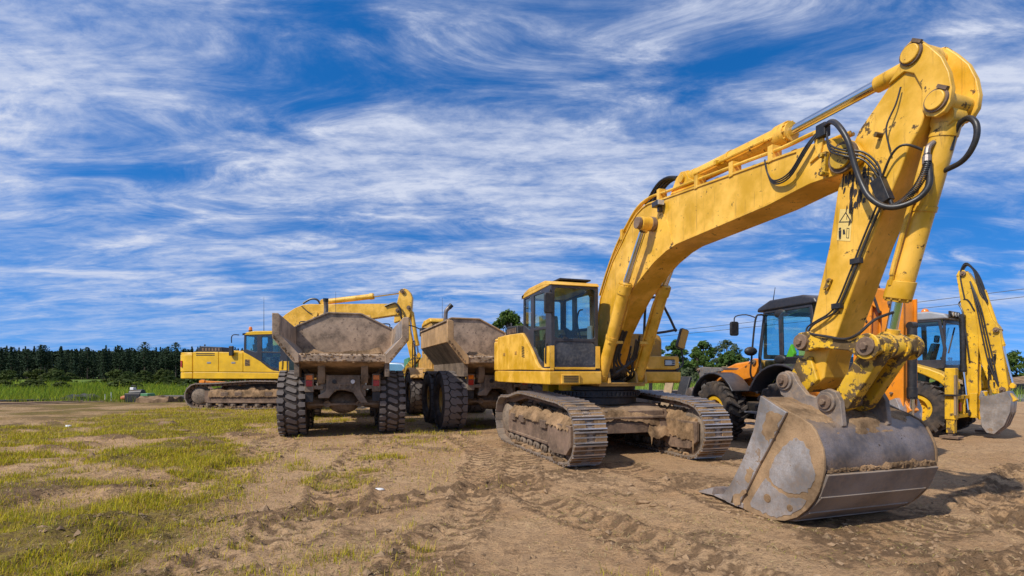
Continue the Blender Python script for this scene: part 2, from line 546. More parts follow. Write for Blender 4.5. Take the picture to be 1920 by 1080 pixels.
# churned bands left by tracks (half width, pitch, lug depth, dampness) and tyre prints
RUTS = [([(2.0, 9.1), (2.9, 6.6), (4.1, 3.6), (5.2, 1.0)], .34, .21, .028, .60),
        ([(4.3, 9.5), (5.3, 6.2), (6.6, 3.0), (7.2, 1.2)], .34, .21, .034, .65),
        ([(.2, 12.8), (.2, 10.4), (.15, 8.2), (.6, 6.2), (1.6, 4.2), (2.9, 2.2)], .28, .26, .030, .60),
        ([(-1.4, 13.5), (-.7, 10.4), (-.45, 8.0), (-.5, 6.0), (-.9, 4.0), (-1.6, 2.0)], .26, .24, .027, .55),
        ([(-3.6, 14.3), (-3.1, 11.3), (-2.6, 8.6), (-2.2, 6.2), (-2.5, 4.0)], .36, .25, .030, .55),
        ([(-6.0, 13.4), (-5.3, 11.0), (-4.7, 8.4), (-4.1, 6.0), (-4.0, 3.6)], .36, .25, .03, .5),
        ([(8.8, 8.6), (7.0, 7.2), (5.0, 5.7), (3.2, 5.0)], .28, .22, .030, .65),
        ([(9.6, 7.4), (7.6, 5.9), (5.6, 4.7), (3.6, 4.0)], .28, .22, .034, .7),
        ([(13.5, 10.6), (10.8, 9.6), (8.4, 8.4), (6.6, 6.6)], .3, .22, .028, .5),
        ([(1.3, 8.9), (-.2, 7.6), (-1.6, 6.4), (-3.2, 5.6)], .24, .2, .024, .8),
        ([(1.2, 8.5), (.2, 9.8), (.4, 11.5)], .3, .21, .016, .3)]


def ground_fields(X, Y):
    """height, dampness of the soil and grass cover at world points"""
    wob = (fbm(X * .8, Y * .8, 41, 3) - .5) * .5
    Z = (fbm(X * .35, Y * .35, 11, 3) - .5) * .07 + (fbm(X * 1.7, Y * 1.7, 12, 4) - .5) * .045
    Z += (fbm(X * 9 + Y * 2, Y * 13, 13, 4, .62) - .5) * .050
    Z += np.clip(fbm(X * 3.2 + Y, Y * 6, 14, 5, .62) - .52, 0, 1) * .10
    damp = sstep(.56, .74, fbm(X * .55 + 3, Y * .9, 21, 5, .6)) * .6
    for pts, hw, pitch, dep, dm in RUTS:
        D, S, O = poly_dist(X + wob, Y + wob * .6, pts)
        brk = sstep(.16, .36, fbm(X * 1.3 + 7, Y * 1.3, 31, 3))
        inside = 1 - sstep(hw * .85, hw * 1.15, D)
        lug = np.sin((S + np.abs(O) * .5) * 2 * PI / pitch)
        ragged = fbm(X * 14, Y * 14, 33, 3, .65) - .5
        Z += inside * brk * (-dep * .7 + dep * .8 * np.clip(lug, -.4, 1) + ragged * dep * 1.6)
        edge = np.exp(-((D - hw * 1.25) / .10) ** 2)
        Z += edge * brk * (dep * 1.0 + ragged * dep * 3.0)
        damp = np.maximum(damp, np.clip((inside * (.75 - .5 * lug) + edge * .9) * brk * (.15 + .85 * dm) * (1 + ragged * 1.6), 0, 1))
    for off in (-.62, -.2, .24, .66):
        D, S, O = poly_dist(X + wob * .5, Y, [(off - 2.6, 18.5), (off - 1.4, 13.5), (off - .2, 9.5), (off * 1.1 + 1.0, 6.8), (off * 1.3 + 2.5, 4.4), (off * 1.4 + 4.4, 2.0)])
        k = 1 - sstep(.07, .15, D)
        rib = np.sin(S * 2 * PI / .11)
        Z += k * (-.016 + .006 * rib)
        damp = np.maximum(damp, k * (.34 + .16 * rib) * sstep(.3, .5, fbm(X * .9, Y * .9, 36, 3)))
    # rough sods on the left
    sod = sstep(.52, .72, fbm(X * .9, Y * 1.1, 51, 4))
    fl = X + .37 * (Y - 5.3) + wob * 2.6
    left = 1 - sstep(-4.5, -2.7, fl)
    Z += left * (sod * .09 + (fbm(X * 3, Y * 3, 52, 4) - .5) * .10)
    grass = left * np.maximum(sstep(.40, .56, fbm(X * .6 + 20, Y * .8, 61, 4, .55)), (1 - sstep(5.4, 7.0, Y)) * 1.0) * (1 - .75 * sstep(13, 22, Y))
    mid = sstep(.60, .74, fbm(X * .8 + 5, Y * 1.2, 62, 4)) * (1 - sstep(-2.0, .8, X + wob * 2)) * .6
    near = sstep(.63, .75, fbm(X * 1.1 + 15, Y * 1.5, 63, 4)) * (1 - sstep(.5, 2.5, X)) * (1 - sstep(5, 7, Y)) * .4
    back = (1 - sstep(-9, -5.5, X)) * sstep(13, 18, Y) * (.42 + .4 * sstep(.45, .65, fbm(X * .5, Y * .8, 64, 4)))
    grass = np.clip(np.maximum(np.maximum(np.maximum(grass, mid * .7), near), back), 0, 1)
    damp = np.maximum(damp, back * .9)
    # keep the standing places firm and level; gentle rise to the far left
    for cx, cy, r in ((1.9, 11.4, 3.2), (3.7, 6.0, 1.3), (-4.9, 14.6, 1.8), (-6.2, 19.5, 2.5), (-.9, 16.2, 1.8), (-2.6, 21.5, 2.5), (6.5, 12, 2.2), (11.6, 14.5, 2.3)):
        k = 1 - sstep(r * .75, r * 1.35, np.hypot(X - cx, Y - cy))
        Z = Z * (1 - k * .72) - k * .006
    k = (1 - sstep(-8.6, -6.8, X)) * sstep(16, 20.5, Y)
    Z = Z * (1 - .5 * k) + k * .125
    damp = np.maximum(damp, left * sod * .8)
    return Z, np.clip(damp, 0, 1), grass


def axis(lo, a, b, hi, fine, grow):
    v = list(np.arange(a, b, fine))
    s, x = fine, v[-1]
    while x < hi:
        s = min(s * grow, 1.0)
        x += s
        v.append(x)
    s, x, w = fine, a, []
    while x > lo:
        s = min(s * grow, 1.0)
        x -= s
        w.append(x)
    return np.array(w[::-1] + v)


gx = axis(-34, -6.5, 8.5, 34, .036, 1.035)
gy = axis(-2.5, 3.2, 10.5, 30, .032, 1.02)
GX, GY = np.meshgrid(gx, gy, indexing='ij')
GZ, GD, GG = ground_fields(GX, GY)
nx, ny = GX.shape
me = bpy.data.meshes.new('ground')
idx = np.arange(nx * ny).reshape(nx, ny)
quads = np.stack([idx[:-1, :-1], idx[1:, :-1], idx[1:, 1:], idx[:-1, 1:]], -1).reshape(-1, 4)
me.vertices.add(nx * ny)
me.vertices.foreach_set('co', np.stack([GX, GY, GZ], -1).astype(np.float32).ravel())
me.loops.add(quads.size)
me.loops.foreach_set('vertex_index', quads.astype(np.int32).ravel())
me.polygons.add(len(quads))
me.polygons.foreach_set('loop_start', np.arange(0, quads.size, 4, dtype=np.int32))
me.polygons.foreach_set('use_smooth', np.ones(len(quads), bool))
me.update(calc_edges=True)
for nm, arr in (('damp', GD), ('sward', GG)):
    a = me.attributes.new(nm, 'FLOAT', 'POINT')
    a.data.foreach_set('value', arr.astype(np.float32).ravel())


def ground_mat():
    m, g = new_mat('site_soil')
    v = g.n('ShaderNodeTexCoord').outputs['Object']
    dm = g.n('ShaderNodeAttribute', dict(attribute_name='damp')).outputs['Fac']
    sw = g.n('ShaderNodeAttribute', dict(attribute_name='sward')).outputs['Fac']
    n1 = g.noise(v, .7, 6, .6)
    n2 = g.noise(v, 7, 6, .65)
    n3 = g.noise(g.mapping(v, (1, 1.5, 1)), 38, 5, .7)
    n4 = g.noise(g.mapping(v, (1, 2.2, 1), (0, 0, .25)), 15, 6, .72)
    n5 = g.noise(g.mapping(v, (1, 1.7, 1), (0, 0, -.5)), 62, 4, .75)
    col = g.mix(g.ramp(n1, .3, .7), (.44, .258, .126), (.545, .35, .188))
    col = g.mix(g.math('MULTIPLY', g.ramp(n2, .45, .70), .55), col, (.27, .17, .10))
    col = g.mix(g.math('MULTIPLY', g.ramp(n4, .50, .62), .56), col, (.215, .135, .075))
    col = g.mix(g.math('MULTIPLY', g.ramp(n3, .52, .64), .55), col, (.16, .10, .055))
    col = g.mix(g.math('MULTIPLY', g.ramp(n5, .57, .66), .55), col, (.60, .46, .29))
    dk = g.math('ADD', dm, g.math('ADD', g.math('MULTIPLY', g.math('SUBTRACT', n2, .5), .7), g.math('MULTIPLY', g.math('SUBTRACT', n4, .5), .9)))
    col = g.mix(g.math('MULTIPLY', g.ramp(dk, .32, .70), .82), col, g.mix(g.ramp(n3, .3, .7), (.095, .058, .032), (.22, .135, .072)))
    col = g.mix(g.math('MULTIPLY', g.ramp(g.math('ADD', sw, g.math('MULTIPLY', g.math('SUBTRACT', n3, .5), .8)), .2, .75), .8), col, g.mix(g.ramp(n4, .35, .65), (.075, .052, .018), (.27, .20, .035)))
    h = g.math('ADD', g.math('MULTIPLY', n2, .5), g.math('ADD', g.math('MULTIPLY', n3, .5), g.math('MULTIPLY', g.noise(v, 140, 3, .7), .18)))
    finish(g, col, g.mix(dm, (.95,) * 3, (.85,) * 3), 0, g.math('ADD', h, g.math('MULTIPLY', n4, .8)), 1.0, .045, .12)
    return m


me.materials.append(ground_mat())
GROUND = bpy.data.objects.new('ground', me)
COL.objects.link(GROUND)
tag(GROUND, kind='structure')


def ground_z(x, y):
    i = np.clip(np.searchsorted(gx, x) - 1, 0, nx - 2)
    j = np.clip(np.searchsorted(gy, y) - 1, 0, ny - 2)
    fx, fy = (x - gx[i]) / (gx[i + 1] - gx[i]), (y - gy[j]) / (gy[j + 1] - gy[j])
    def L(A):
        return A[i, j] * (1 - fx) * (1 - fy) + A[i + 1, j] * fx * (1 - fy) + A[i, j + 1] * (1 - fx) * fy + A[i + 1, j + 1] * fx * fy
    return L(GZ), L(GD), L(GG)


# the land beyond the site, out to the horizon
def far_mat():
    m, g = new_mat('rough_field')
    v = g.n('ShaderNodeTexCoord').outputs['Object']
    n1 = g.noise(v, .05, 6, .6)
    n2 = g.noise(v, 1.2, 5, .65)
    col = g.mix(g.ramp(n1, .35, .65), (.075, .12, .022), (.15, .20, .03))
    col = g.mix(g.math('MULTIPLY', g.ramp(n2, .45, .7), .6), col, (.05, .075, .02))
    finish(g, col, .9, 0, n2, .5, .1, .1)
    return m


mb = MB()
xs_ = [-3000, -600, -150, -60, -34, 0, 34, 60, 150, 600, 3000]
ys_ = [-60, 29, 45, 90, 180, 400, 900, 3500]
mb.add([(x, y, -.06) for x in xs_ for y in ys_], [(i * 8 + j, (i + 1) * 8 + j, (i + 1) * 8 + j + 1, i * 8 + j + 1) for i in range(10) for j in range(7)])
tag(mb.build('field', far_mat()), kind='structure')
bpy.data.objects['field'].location.z = -.12
# ================================================================== excavators
def inset(poly, k):
    cx = sum(p[0] for p in poly) / len(poly)
    cy = sum(p[1] for p in poly) / len(poly)
    return [(cx + (x - cx) * k, cy + (y - cy) * k) for x, y in poly]


def off_poly(poly, d):
    """move every corner inward by d"""
    n = len(poly)
    A = sum(poly[i][0] * poly[(i + 1) % n][1] - poly[(i + 1) % n][0] * poly[i][1] for i in range(n))
    if A < 0:
        poly = poly[::-1]
    out = []
    for i in range(n):
        p0, p1, p2 = Vector(poly[i - 1]), Vector(poly[i]), Vector(poly[(i + 1) % n])
        a, b = (p1 - p0).normalized(), (p2 - p1).normalized()
        na, nb = Vector((-a.y, a.x)), Vector((-b.y, b.x))
        k = 1 + na.dot(nb)
        out.append(tuple(p1 + (na + nb) * (d / max(k, .35))))
    return out


def ragged(poly, amp, seed, n=5):
    r_ = random.Random(seed)
    out = []
    for i in range(len(poly)):
        a, b = Vector(poly[i]), Vector(poly[(i + 1) % len(poly)])
        d = b - a
        nr = Vector((-d.y, d.x)).normalized()
        k = max(1, min(n, int(d.length / .03)))
        for j in range(k):
            out.append(tuple(a + d * (j / k) + nr * r_.gauss(0, amp)))
    return out


def rrect(x0, y0, x1, y1, r, n=4):
    out = []
    for cx, cy, a0 in ((x1 - r, y1 - r, 0), (x0 + r, y1 - r, 90), (x0 + r, y0 + r, 180), (x1 - r, y0 + r, 270)):
        for k in range(n + 1):
            a = math.radians(a0 + 90 * k / n)
            out.append((cx + r * math.cos(a), cy + r * math.sin(a)))
    return out


def shoe_mesh(w=.62, p=.205):
    mb = MB()
    mb.box((-w / 2, -p / 2, 0), (w / 2, p / 2, .024))
    for y, h in ((-p * .43, .060), (0, .046), (p * .43, .060)):
        mb.box((-w / 2 + .004, y - .013, .022), (w / 2 - .004, y + .013, h - .009))
        mb.box((-w / 2 + .002, y - .012, h - .010), (w / 2 - .002, y + .012, h), 1)
    # packed mud between the grousers, leaving the bolt pockets open
    for y0, y1, h in ((-p * .36, -p * .07, .052), (p * .07, p * .36, .046)):
        mb.box((-w / 2 + .01, y0, .02), (-.085, y1, h), 2)
        mb.box((.085, y0, .02), (w / 2 - .015, y1, h), 2)
    for x in (-.06, .06):
        mb.box((x - .018, -.055, -.03), (x + .018, .055, .032), 3)
    return mb.mesh('track_shoe', ['shoe', 'polished', 'soil', 'rusty'], 30)


SHOE = shoe_mesh()


def track_loop(L0, L1, hump):
    """closed side profile (y, z) of the chain: bottom, idler arc, upper run over the carrier rollers, sprocket arc"""
    fr, zc = .50, .56
    pts = [(L1 - .15, .062), (-L0 + .15, .062)]
    pts += [(-L0 - fr * math.sin(math.radians(a)), zc - fr * math.cos(math.radians(a))) for a in range(14, 181, 12)]
    pts += hump
    pts += [(L1 + .02 + .50 * math.sin(math.radians(a)), .58 + .5 * math.cos(math.radians(a))) for a in range(0, 171, 12)]
    return pts


def crawler(root, c, L0, L1, hump, seed):
    inner = 1 if c < 0 else -1
    f = MB()
    f.prism([(L1 - .25, .80), (L1 - .25, .30), (-L0 + .85, .24), (-L0 + .85, .70), (-L0 + 1.3, .78)], c - .21, c + .21)
    f.prism([(-L0 + .84, .74), (-L0 + .84, .28), (-L0 + .6, .16), (-L0 - .02, .20), (-L0 - .22, .36), (-L0 - .22, .74)], c - .245, c - .17)
    f.prism([(-L0 + .84, .74), (-L0 + .84, .28), (-L0 + .6, .16), (-L0 - .02, .20), (-L0 - .22, .36), (-L0 - .22, .74)], c + .17, c + .245)
    f.box((c - .235, -L0 + .9, .27), (c - .2, L1 - .35, .33))
    f.box((c + .2, -L0 + .9, .27), (c + .235, L1 - .35, .33))
    for y in (-.75, .55, 1.15):
        f.box((c - .27, y - .16, .58), (c - .205, y + .16, .74))
        f.box((c + .205, y - .16, .58), (c + .27, y + .16, .74))
    tr = f.build('crawler_track', 'rusty', root, .014)
    pts = [Vector(p) for p in track_loop(L0, L1, hump)]
    seg = [(pts[i], pts[(i + 1) % len(pts)]) for i in range(len(pts))]
    tot = sum((b - a).length for a, b in seg)
    N = round(tot / .212)
    def at(d):
        d %= tot
        for a, b in seg:
            l = (b - a).length
            if d <= l:
                return a + (b - a) * (d / l)
            d -= l
        return pts[0]
    ch = MB()
    prev = []
    for k in range(N):
        d = (k + .5) * tot / N
        p, t = at(d), (at(d + .1) - at(d - .1)).normalized()
        nr = Vector((t.y, -t.x)) * -1                       # outward
        nr = Vector((-t.y, t.x)) * 1
        nr = -Vector((-t.y, t.x)) if (nr.dot(p - Vector((0, .56))) < 0 and abs(t.x) < .999) else nr
        # outward is simply away from the loop's centre line
        cy = min(max(p.x, -L0), L1)
        out = (p - Vector((cy, .56)))
        if nr.dot(out) < 0:
            nr = -nr
        X = Vector((1, 0, 0))
        Z = Vector((0, nr.x, nr.y))
        Y = Z.cross(X)
        mt = Matrix.Translation((c, p.x, p.y)) @ Matrix((X, Y, Z)).transposed().to_4x4()
        obj('track_shoe', SHOE, tr, mt)
        for s in (-1, 1):
            ch.T = mt
            ch.box((s * .1 - .03, -.115, -.11), (s * .1 + .03, .115, -.004))
            ch.cyl((s * .13, -.1, -.055), (s * .075, -.1, -.055), .035, n=8)
    tag(ch.build('track_chain', 'rusty', tr), kind='stuff')
    for k in range(8):
        y = -L0 + .35 + (L1 + L0 - .75) * k / 7
        r = MB()
        r.lathe([(-.2, .03), (-.2, .085), (-.16, .125), (-.12, .105), (.12, .105), (.16, .125), (.2, .085), (.2, .03)], (c, y, .19), 16)
        r.cyl((c - .235, y, .19), (c + .235, y, .19), .045, n=10)
        r.build('track_roller', 'axle', tr)
    i_ = MB()
    i_.lathe([(-.14, .1), (-.14, .36), (-.09, .44), (.09, .44), (.14, .36), (.14, .1)], (c, -L0, .56), 28)
    i_.build('idler_wheel', 'axle', tr)
    sp = MB()
    sp.lathe([(-.05, .1), (-.05, .42), (.05, .42), (.05, .1)], (c, L1 + .02, .58), 28)
    for k in range(21):
        a = 2 * PI * k / 21
        sp.T = Matrix.Translation((c, L1 + .02, .58)) @ Matrix.Rotation(a, 4, 'X')
        sp.box((-.045, -.035, .40), (.045, .035, .47), taper=.6)
    sp.T = Matrix.Identity(4)
    for s in (-1, 1):
        sp.lathe([(0, .02), (0, .36), (.10 * s, .34), (.16 * s, .22), (.17 * s, .02)], (c + s * .06, L1 + .02, .58), 24)
    sp.build('sprocket', 'axle', tr, .008)
    def heap(X, Y):
        u = (X - c) / .27
        h = .71 + .30 * (1 - u * u) * (.15 + 1.1 * fbm(X * 5 + seed, Y * 3.4, seed + 3, 4)) + (fbm(X * 26, Y * 26 + seed, seed + 4, 4, .7) - .5) * .12
        return np.where(Y < -L0 + .35, h - .03, h)
    tag(mound(c - .27, c + .27, -L0 - .15, L1 - .42, heap, .026, .03 + .14 * (seed % 3)).build('caked_soil', 'soil', tr, smooth=50), kind='stuff')
    r_ = random.Random(seed)
    L = []
    for k in range(70):
        y = r_.uniform(-L0 + .1, L1 - .3)
        L.append(((c + r_.choice((-1, 1)) * r_.uniform(.1, .28), y, .085), r_.uniform(.02, .06), (1.3, 1.5, .7)))
    tag(lump(L, seed, .7, 7).build('fallen_soil', 'soil', tr, smooth=50), kind='stuff')
    return tr


def hyd_cyl(root, p0, p1, p2, rb, rr, x, mat, name='hydraulic_cylinder', eye=.0, pipe=True, side=1):
    """barrel p0-p1 and bright rod p1-p2, points as (y, z) in the plane at x"""
    A, B, C_ = [Vector((x, *p)) for p in (p0, p1, p2)]
    d = (B - A).normalized()
    mb = MB()
    mb.cyl(A, B, rb, n=24)
    mb.cyl(B - d * .16, B + d * .015, rb * 1.16, n=24)
    mb.cyl(B + d * .012, B + d * .05, rb * .98, n=24)
    mb.cyl(A - d * .02, A + d * .1, rb * 1.06, n=24)
    for k in range(10):
        a = 2 * PI * k / 10
        o = d.orthogonal().normalized()
        q = Matrix.Rotation(a, 3, d) @ o
        mb.cyl(B + d * .012 + q * rb * 1.05, B + d * .035 + q * rb * 1.05, rb * .11, n=6)
    mb.cyl(A - d * .06 + Vector((-rb * .85, 0, 0)), A - d * .06 + Vector((rb * .85, 0, 0)), rb * 1.0, n=20)
    b = mb.build(name, mat, root, .006)
    r = MB()
    r.cyl(B + d * .02, C_, rr, n=20)
    r.build('piston_rod', 'chrome', b)
    e = MB()
    e.cyl(C_ - d * rr * 2.6, C_, rr * 1.25, n=18)
    e.cyl(C_ + Vector((-rr * 1.7, 0, 0)), C_ + Vector((rr * 1.7, 0, 0)), rr * 2.0, n=20)
    e.build('rod_eye', mat, b, .006)
    if pipe:
        o = Vector((side * (rb + .035), 0, 0))
        up = Vector((0, -d.z, d.y)) * rb * .25
        q = MB()
        L = (B - A).length
        q.tube([A + d * .12 * L + o + up, A + d * .8 * L + o + up, A + d * .86 * L + o * .9 + up, A + d * .93 * L + o * .8 + up], .022, 8, sub=2)
        q.beam(A + d * .4 * L - o * .2 + up, A + d * .4 * L + o * 1.3 + up, .05, .06)
        q.build('oil_pipe', mat, b)
        cl = MB()
        cl.ring(A + d * .45 * L, A + d * .45 * L + d * .05, rb * 1.09, rb * .95, 20)
        cl.build('pipe_clamp', mat, b)
    return b


def pin(root, x0, x1, yz, r, mat='rusty', name='pivot_pin', cap=True, capmat=None):
    mb = MB()
    s = 1 if x1 > x0 else -1
    mb.cyl((x0, *yz), (x1, *yz), r, n=20)
    if cap:
        mb.cyl((x0 - .012 * s, *yz), (x0 + .03 * s, *yz), r * 1.28, n=20)
        mb.cyl((x0 - .045 * s, *yz), (x0 - .01 * s, *yz), r * .55, n=6)
    return mb.build(name, capmat or mat, root, .006)


def house(root, ym, sy, hs, hz, main):
    """revolving upper body with cab; cab on the local -x side"""
    T = Matrix.Translation((0, hs, hz)) @ Matrix.Diagonal((1, sy, 1, 1))
    def B():
        mb = MB()
        mb.T = T
        return mb
    # belt round the deck
    b = B()
    b.prism([(-1.09, 1.445), (-1.10, 1.50), (-1.10, 1.70), (2.47, 1.735), (2.47, 1.45)], -1.56, -.44)
    b.build('lower_skirt', ym, root, .02)
    b = B()
    b.prism([(-.90, 1.50), (-.90, 1.70), (2.47, 1.735), (2.47, 1.45), (-.84, 1.46)], .60, 1.56)
    b.build('lower_skirt', ym, root, .025)
    b = B()
    b.box((-.45, -1.0, 1.40), (.61, 2.4, 1.455))
    b.box((-.45, .30, 1.45), (.61, .36, 2.2))
    b.build('deck_plate', 'yellow_old' if main else ym, root, .01)
    # counterweight with its rounded back
    w = B()
    arc = [(-1.55, 2.49), (-1.55, 2.78)] + [(1.55 * math.cos(a) * -1, 2.78 + .47 * math.sin(a) ** .8) for a in [PI * k / 14 for k in range(1, 14)]] + [(1.55, 2.78), (1.55, 2.49)]
    w.prism(arc, 1.735, 2.50, 'z')
    w.prism(inset(arc, .985), 2.5, 2.58, 'z')
    w.prism(inset(arc, .99), 1.45, 1.728, 'z')
    cw = w.build('counterweight', ym, root, .05, seg=3)
    r = B()
    r.box((-1.556, 2.88, 1.95), (-1.52, 2.93, 2.22))
    if not main:
        r.build('reflector', 'red', cw)
    # side doors
    for (y0, y1) in ((.625, 1.52), (1.53, 2.475)):
        d = B()
        d.prism([(y0, 1.742), (y1, 1.742), (y1, 2.60), (y0, 2.57 if y0 < 1 else 2.60)], -1.55, -1.0)
        dr = d.build('side_door', ym, root, .022, seg=3)
        h = B()
        h.box((-1.56, y0 + .28, 2.1), (-1.545, y0 + .42, 2.17))
        h.box((-1.568, y0 + .31, 2.12), (-1.555, y0 + .39, 2.15))
        h.build('door_latch', 'grey' if not main else 'yellow_old', dr)
        if y0 > 1 and not main:
            for z in (2.44, 2.51):
                s_ = B()
                s_.box((-1.556, y0 + .14, z), (-1.545, y1 - .12, z + .035))
                s_.build('vent_slot', 'black', dr)
    d = B()
    cur = [(.615, 1.742), (.615, 2.57), (.55, 2.56), (.36, 2.44), (.17, 2.31), (-.02, 2.18), (-.17, 2.04), (-.32, 1.90), (-.48, 1.80), (-.68, 1.765), (-1.07, 1.76), (-1.07, 1.715)]
    d.prism(cur, -1.55, -1.44)
    sp = d.build('side_panel', ym, root, .018)
    for k in range(7):
        s_ = B()
        s_.beam((-1.552, .37 + .005 * k, 2.02 + .036 * k), (-1.552, .55, 2.045 + .036 * k), .014, .016)
        s_.build('vent_slot', 'black', sp)
    # decks and hood behind
    t = B()
    t.box((-1.0, .62, 1.74), (.7, 2.47, 2.52))
    t.build('engine_housing', ym, root, .03)
    t = B()
    t.prism([(.45, 2.53), (.55, 2.66), (2.2, 2.74), (2.4, 2.58), (2.4, 2.53)], -.7, .85)
    t.build('engine_hood', ym if not main else 'yellow_old', root, .04)
    t = B()
    t.prism([(1.45, 2.60), (1.5, 2.82), (2.3, 2.86), (2.42, 2.70), (2.42, 2.60)], -1.35, -.55)
    t.box((-1.3, 2.15, 2.86), (-1.25, 2.2, 2.95))
    m_ = t.build('muffler_cover', 'black', root, .03)
    for k in range(6):
        s_ = B()
        s_.box((-1.357, 1.58 + .12 * k, 2.66), (-1.345, 1.64 + .12 * k, 2.78))
        s_.build('cooling_slot', 'rusty', m_)
    # right side: tank and tool box
    t = B()
    t.prism(rrect(.62, 1.742, 1.54, 2.03, .05), -.87, -.26, 'y')
    tb = t.build('tool_box', ym, root, .03, seg=3)
    s_ = B()
    s_.prism(rrect(1.16, 1.82, 1.42, 1.96, .02), -.875, -.865, 'y')
    s_.build('lamp_recess', 'black', tb)
    s_ = B()
    s_.prism(rrect(1.18, 1.84, 1.34, 1.94, .02), -.882, -.872, 'y')
    for k in range(3):
        s_.box((1.16, -.892, 1.85 + .035 * k), (1.42, -.882, 1.862 + .035 * k))
    s_.build('work_lamp', 'lens', tb)
    t = B()
    t.prism(rrect(.60, 1.742, 1.53, 2.55, .17, 6), -.25, 2.46, 'y')
    t.build('fuel_tank', ym if not main else 'yellow_old', root, .04, seg=3)
    for xa, xb, ya in ((-1.535, -.46, -1.04), (.62, 1.535, -.83)):
        t = B()
        t.box((xa, ya, 1.66), (xb, 2.45, 1.748))
        t.build('seam_gasket', 'black', root)
    t = B()
    t.box((.88, .15, 2.54), (1.00, .27, 2.68))
    t.box((.87, .14, 2.66), (1.01, .28, 2.70))
    t.build('breather_cap', 'yellow_old', root, .01)
    # ---------------- cab
    cab = B()
    so = [(.60, 3.36), (.62, 2.60), (.36, 2.45), (.02, 2.20), (-.17, 2.05), (-.36, 1.88), (-.52, 1.80), (-.69, 1.775), (-1.0, 1.775), (-1.02, 2.2), (-1.0, 3.38), (-.66, 3.42), (.3, 3.42)]
    rw = [(.53, 3.30), (.13, 3.30), (.11, 2.62), (.2, 2.60), (.53, 2.72)]
    du = [(-.06, 3.30), (-.66, 3.28), (-.72, 3.22), (-.745, 2.60), (-.06, 2.62)]
    dl = [(-.06, 2.56), (-.745, 2.54), (-.69, 1.90), (-.52, 1.90), (-.36, 1.98), (-.06, 2.22)]
    for x0, x1, hl in ((-1.50, -1.455, [rw, du, dl]), (-.53, -.485, [rw, du, dl])):
        cab.prism(so, x0, x1, 'x', hl)
    fo = [(-1.50, 1.772), (-.487, 1.772), (-.487, 3.38), (-1.50, 3.38)]
    cab.prism(fo, -1.035, -.995, 'y', [rrect(-1.425, 2.345, -.56, 3.33, .07), rrect(-1.425, 1.825, -.56, 2.285, .08)])
    cab.prism([(-1.455, 2.5), (-.53, 2.5), (-.53, 3.38), (-1.455, 3.38)], .575, .61, 'y', [rrect(-1.38, 2.62, -.6, 3.3, .05)])
    cab.box((-1.5, -.99, 1.74), (-.487, .6, 1.79))
    cb = cab.build('cab', 'dark', root, .018)
    rf = B()
    rf.prism([(-1.06, 3.385), (-1.0, 3.45), (-.75, 3.505), (.2, 3.50), (.52, 3.44), (.64, 3.34), (.64, 3.385), (.5, 3.40), (-.6, 3.43), (-1.0, 3.385)], -1.52, -.47)
    rf.prism([(-1.06, 3.384), (-.98, 3.46), (-.7, 3.51), (.2, 3.505), (.52, 3.445), (.65, 3.33)], -1.515, -.475)
    rf.build('cab_roof', ym, cb, .035, seg=3)
    q = B()
    q.box((-1.30, -.98, 3.50), (-.62, -.2, 3.535))
    q.build('roof_hatch', 'black', cb, .012)
    for nm, poly in (('rear_side_window', rw), ('door_window', du), ('door_window', dl)):
        for x in (-1.482, -.507):
            q = B()
            q.prism(off_poly(poly, -.008), x, x + .006)
            q.build(nm, 'glass', cb, smooth=0)
    q = B()
    q.prism(rrect(-1.433, 2.337, -.552, 3.338, .07), -1.019, -1.012, 'y')
    q.build('windscreen', 'glass_clear', cb, smooth=0)
    q = B()
    q.prism(rrect(-1.433, 1.817, -.552, 2.293, .08), -1.019, -1.012, 'y')
    q.build('lower_windscreen', M['scuffed'], cb, smooth=0)
    q = B()
    q.prism(rrect(-1.388, 2.612, -.592, 3.308, .05), .59, .596, 'y')
    q.build('rear_window', 'glass', cb, smooth=0)
    q = B()
    q.tube([(-1.505, -.8, 1.86), (-1.535, -.82, 1.9), (-1.535, -.84, 2.2), (-1.505, -.82, 2.25)], .014, 6, sub=3)
    q.build('grab_handle', 'black', cb)
    q = B()
    q.prism([(-.70, 1.79), (-.70, 2.16), (-.78, 2.2), (-.985, 2.2), (-.985, 1.79)], -1.512, -1.503)
    q.build('door_sill_panel', ym, cb, .004)
    for x0, x1 in ((-1.52, -1.435), (-.55, -.45)):
        q = B()
        q.box((x0, -1.052, 1.76), (x1, -1.036, 2.2))
        q.build('corner_trim', ym, cb, .006)
    q = B()
    q.box((-1.43, -1.05, 1.738), (-.55, -1.037, 1.785))
    q.build('front_sill', ym, cb, .006)
    # inside: seat, headrest, levers, control box
    q = B()
    q.prism(rrect(-1.22, -.25, -.74, .25, .06), 2.15, 2.3, 'z')
    q.prism([(.22, 2.25), (.36, 2.95), (.44, 2.95), (.36, 2.2)], -1.2, -.76)
    q.prism([(.33, 2.98), (.36, 3.17), (.43, 3.17), (.42, 2.98)], -1.09, -.87)
    q.box((-1.1, -.15, 1.8), (-.85, .2, 2.16))
    q.build('operator_seat', 'tan', cb, .03)
    q = B()
    q.box((-.72, -.35, 2.0), (-.6, .3, 2.42))
    q.box((-1.4, -.35, 1.8), (-1.24, .3, 2.36))
    q.build('control_console', 'black', cb, .02)
    q = B()
    for x in (-1.12, -.88):
        q.tube([(x, -.7, 1.8), (x, -.74, 2.2), (x, -.66, 2.42)], .015, 6, sub=3)
        q.sphere((x, -.66, 2.44), .03, 8)
    q.build('control_lever', 'black', cb)
    q = B()
    q.prism([(-.95, 2.3), (-.9, 2.3), (.3, 3.32), (.22, 3.36), (-.95, 3.0)], -.60, -.56) if False else q.box((-.62, -.95, 2.34), (-.56, -.80, 2.62))
    q.build('monitor', 'grey', cb, .015)
    q = B()
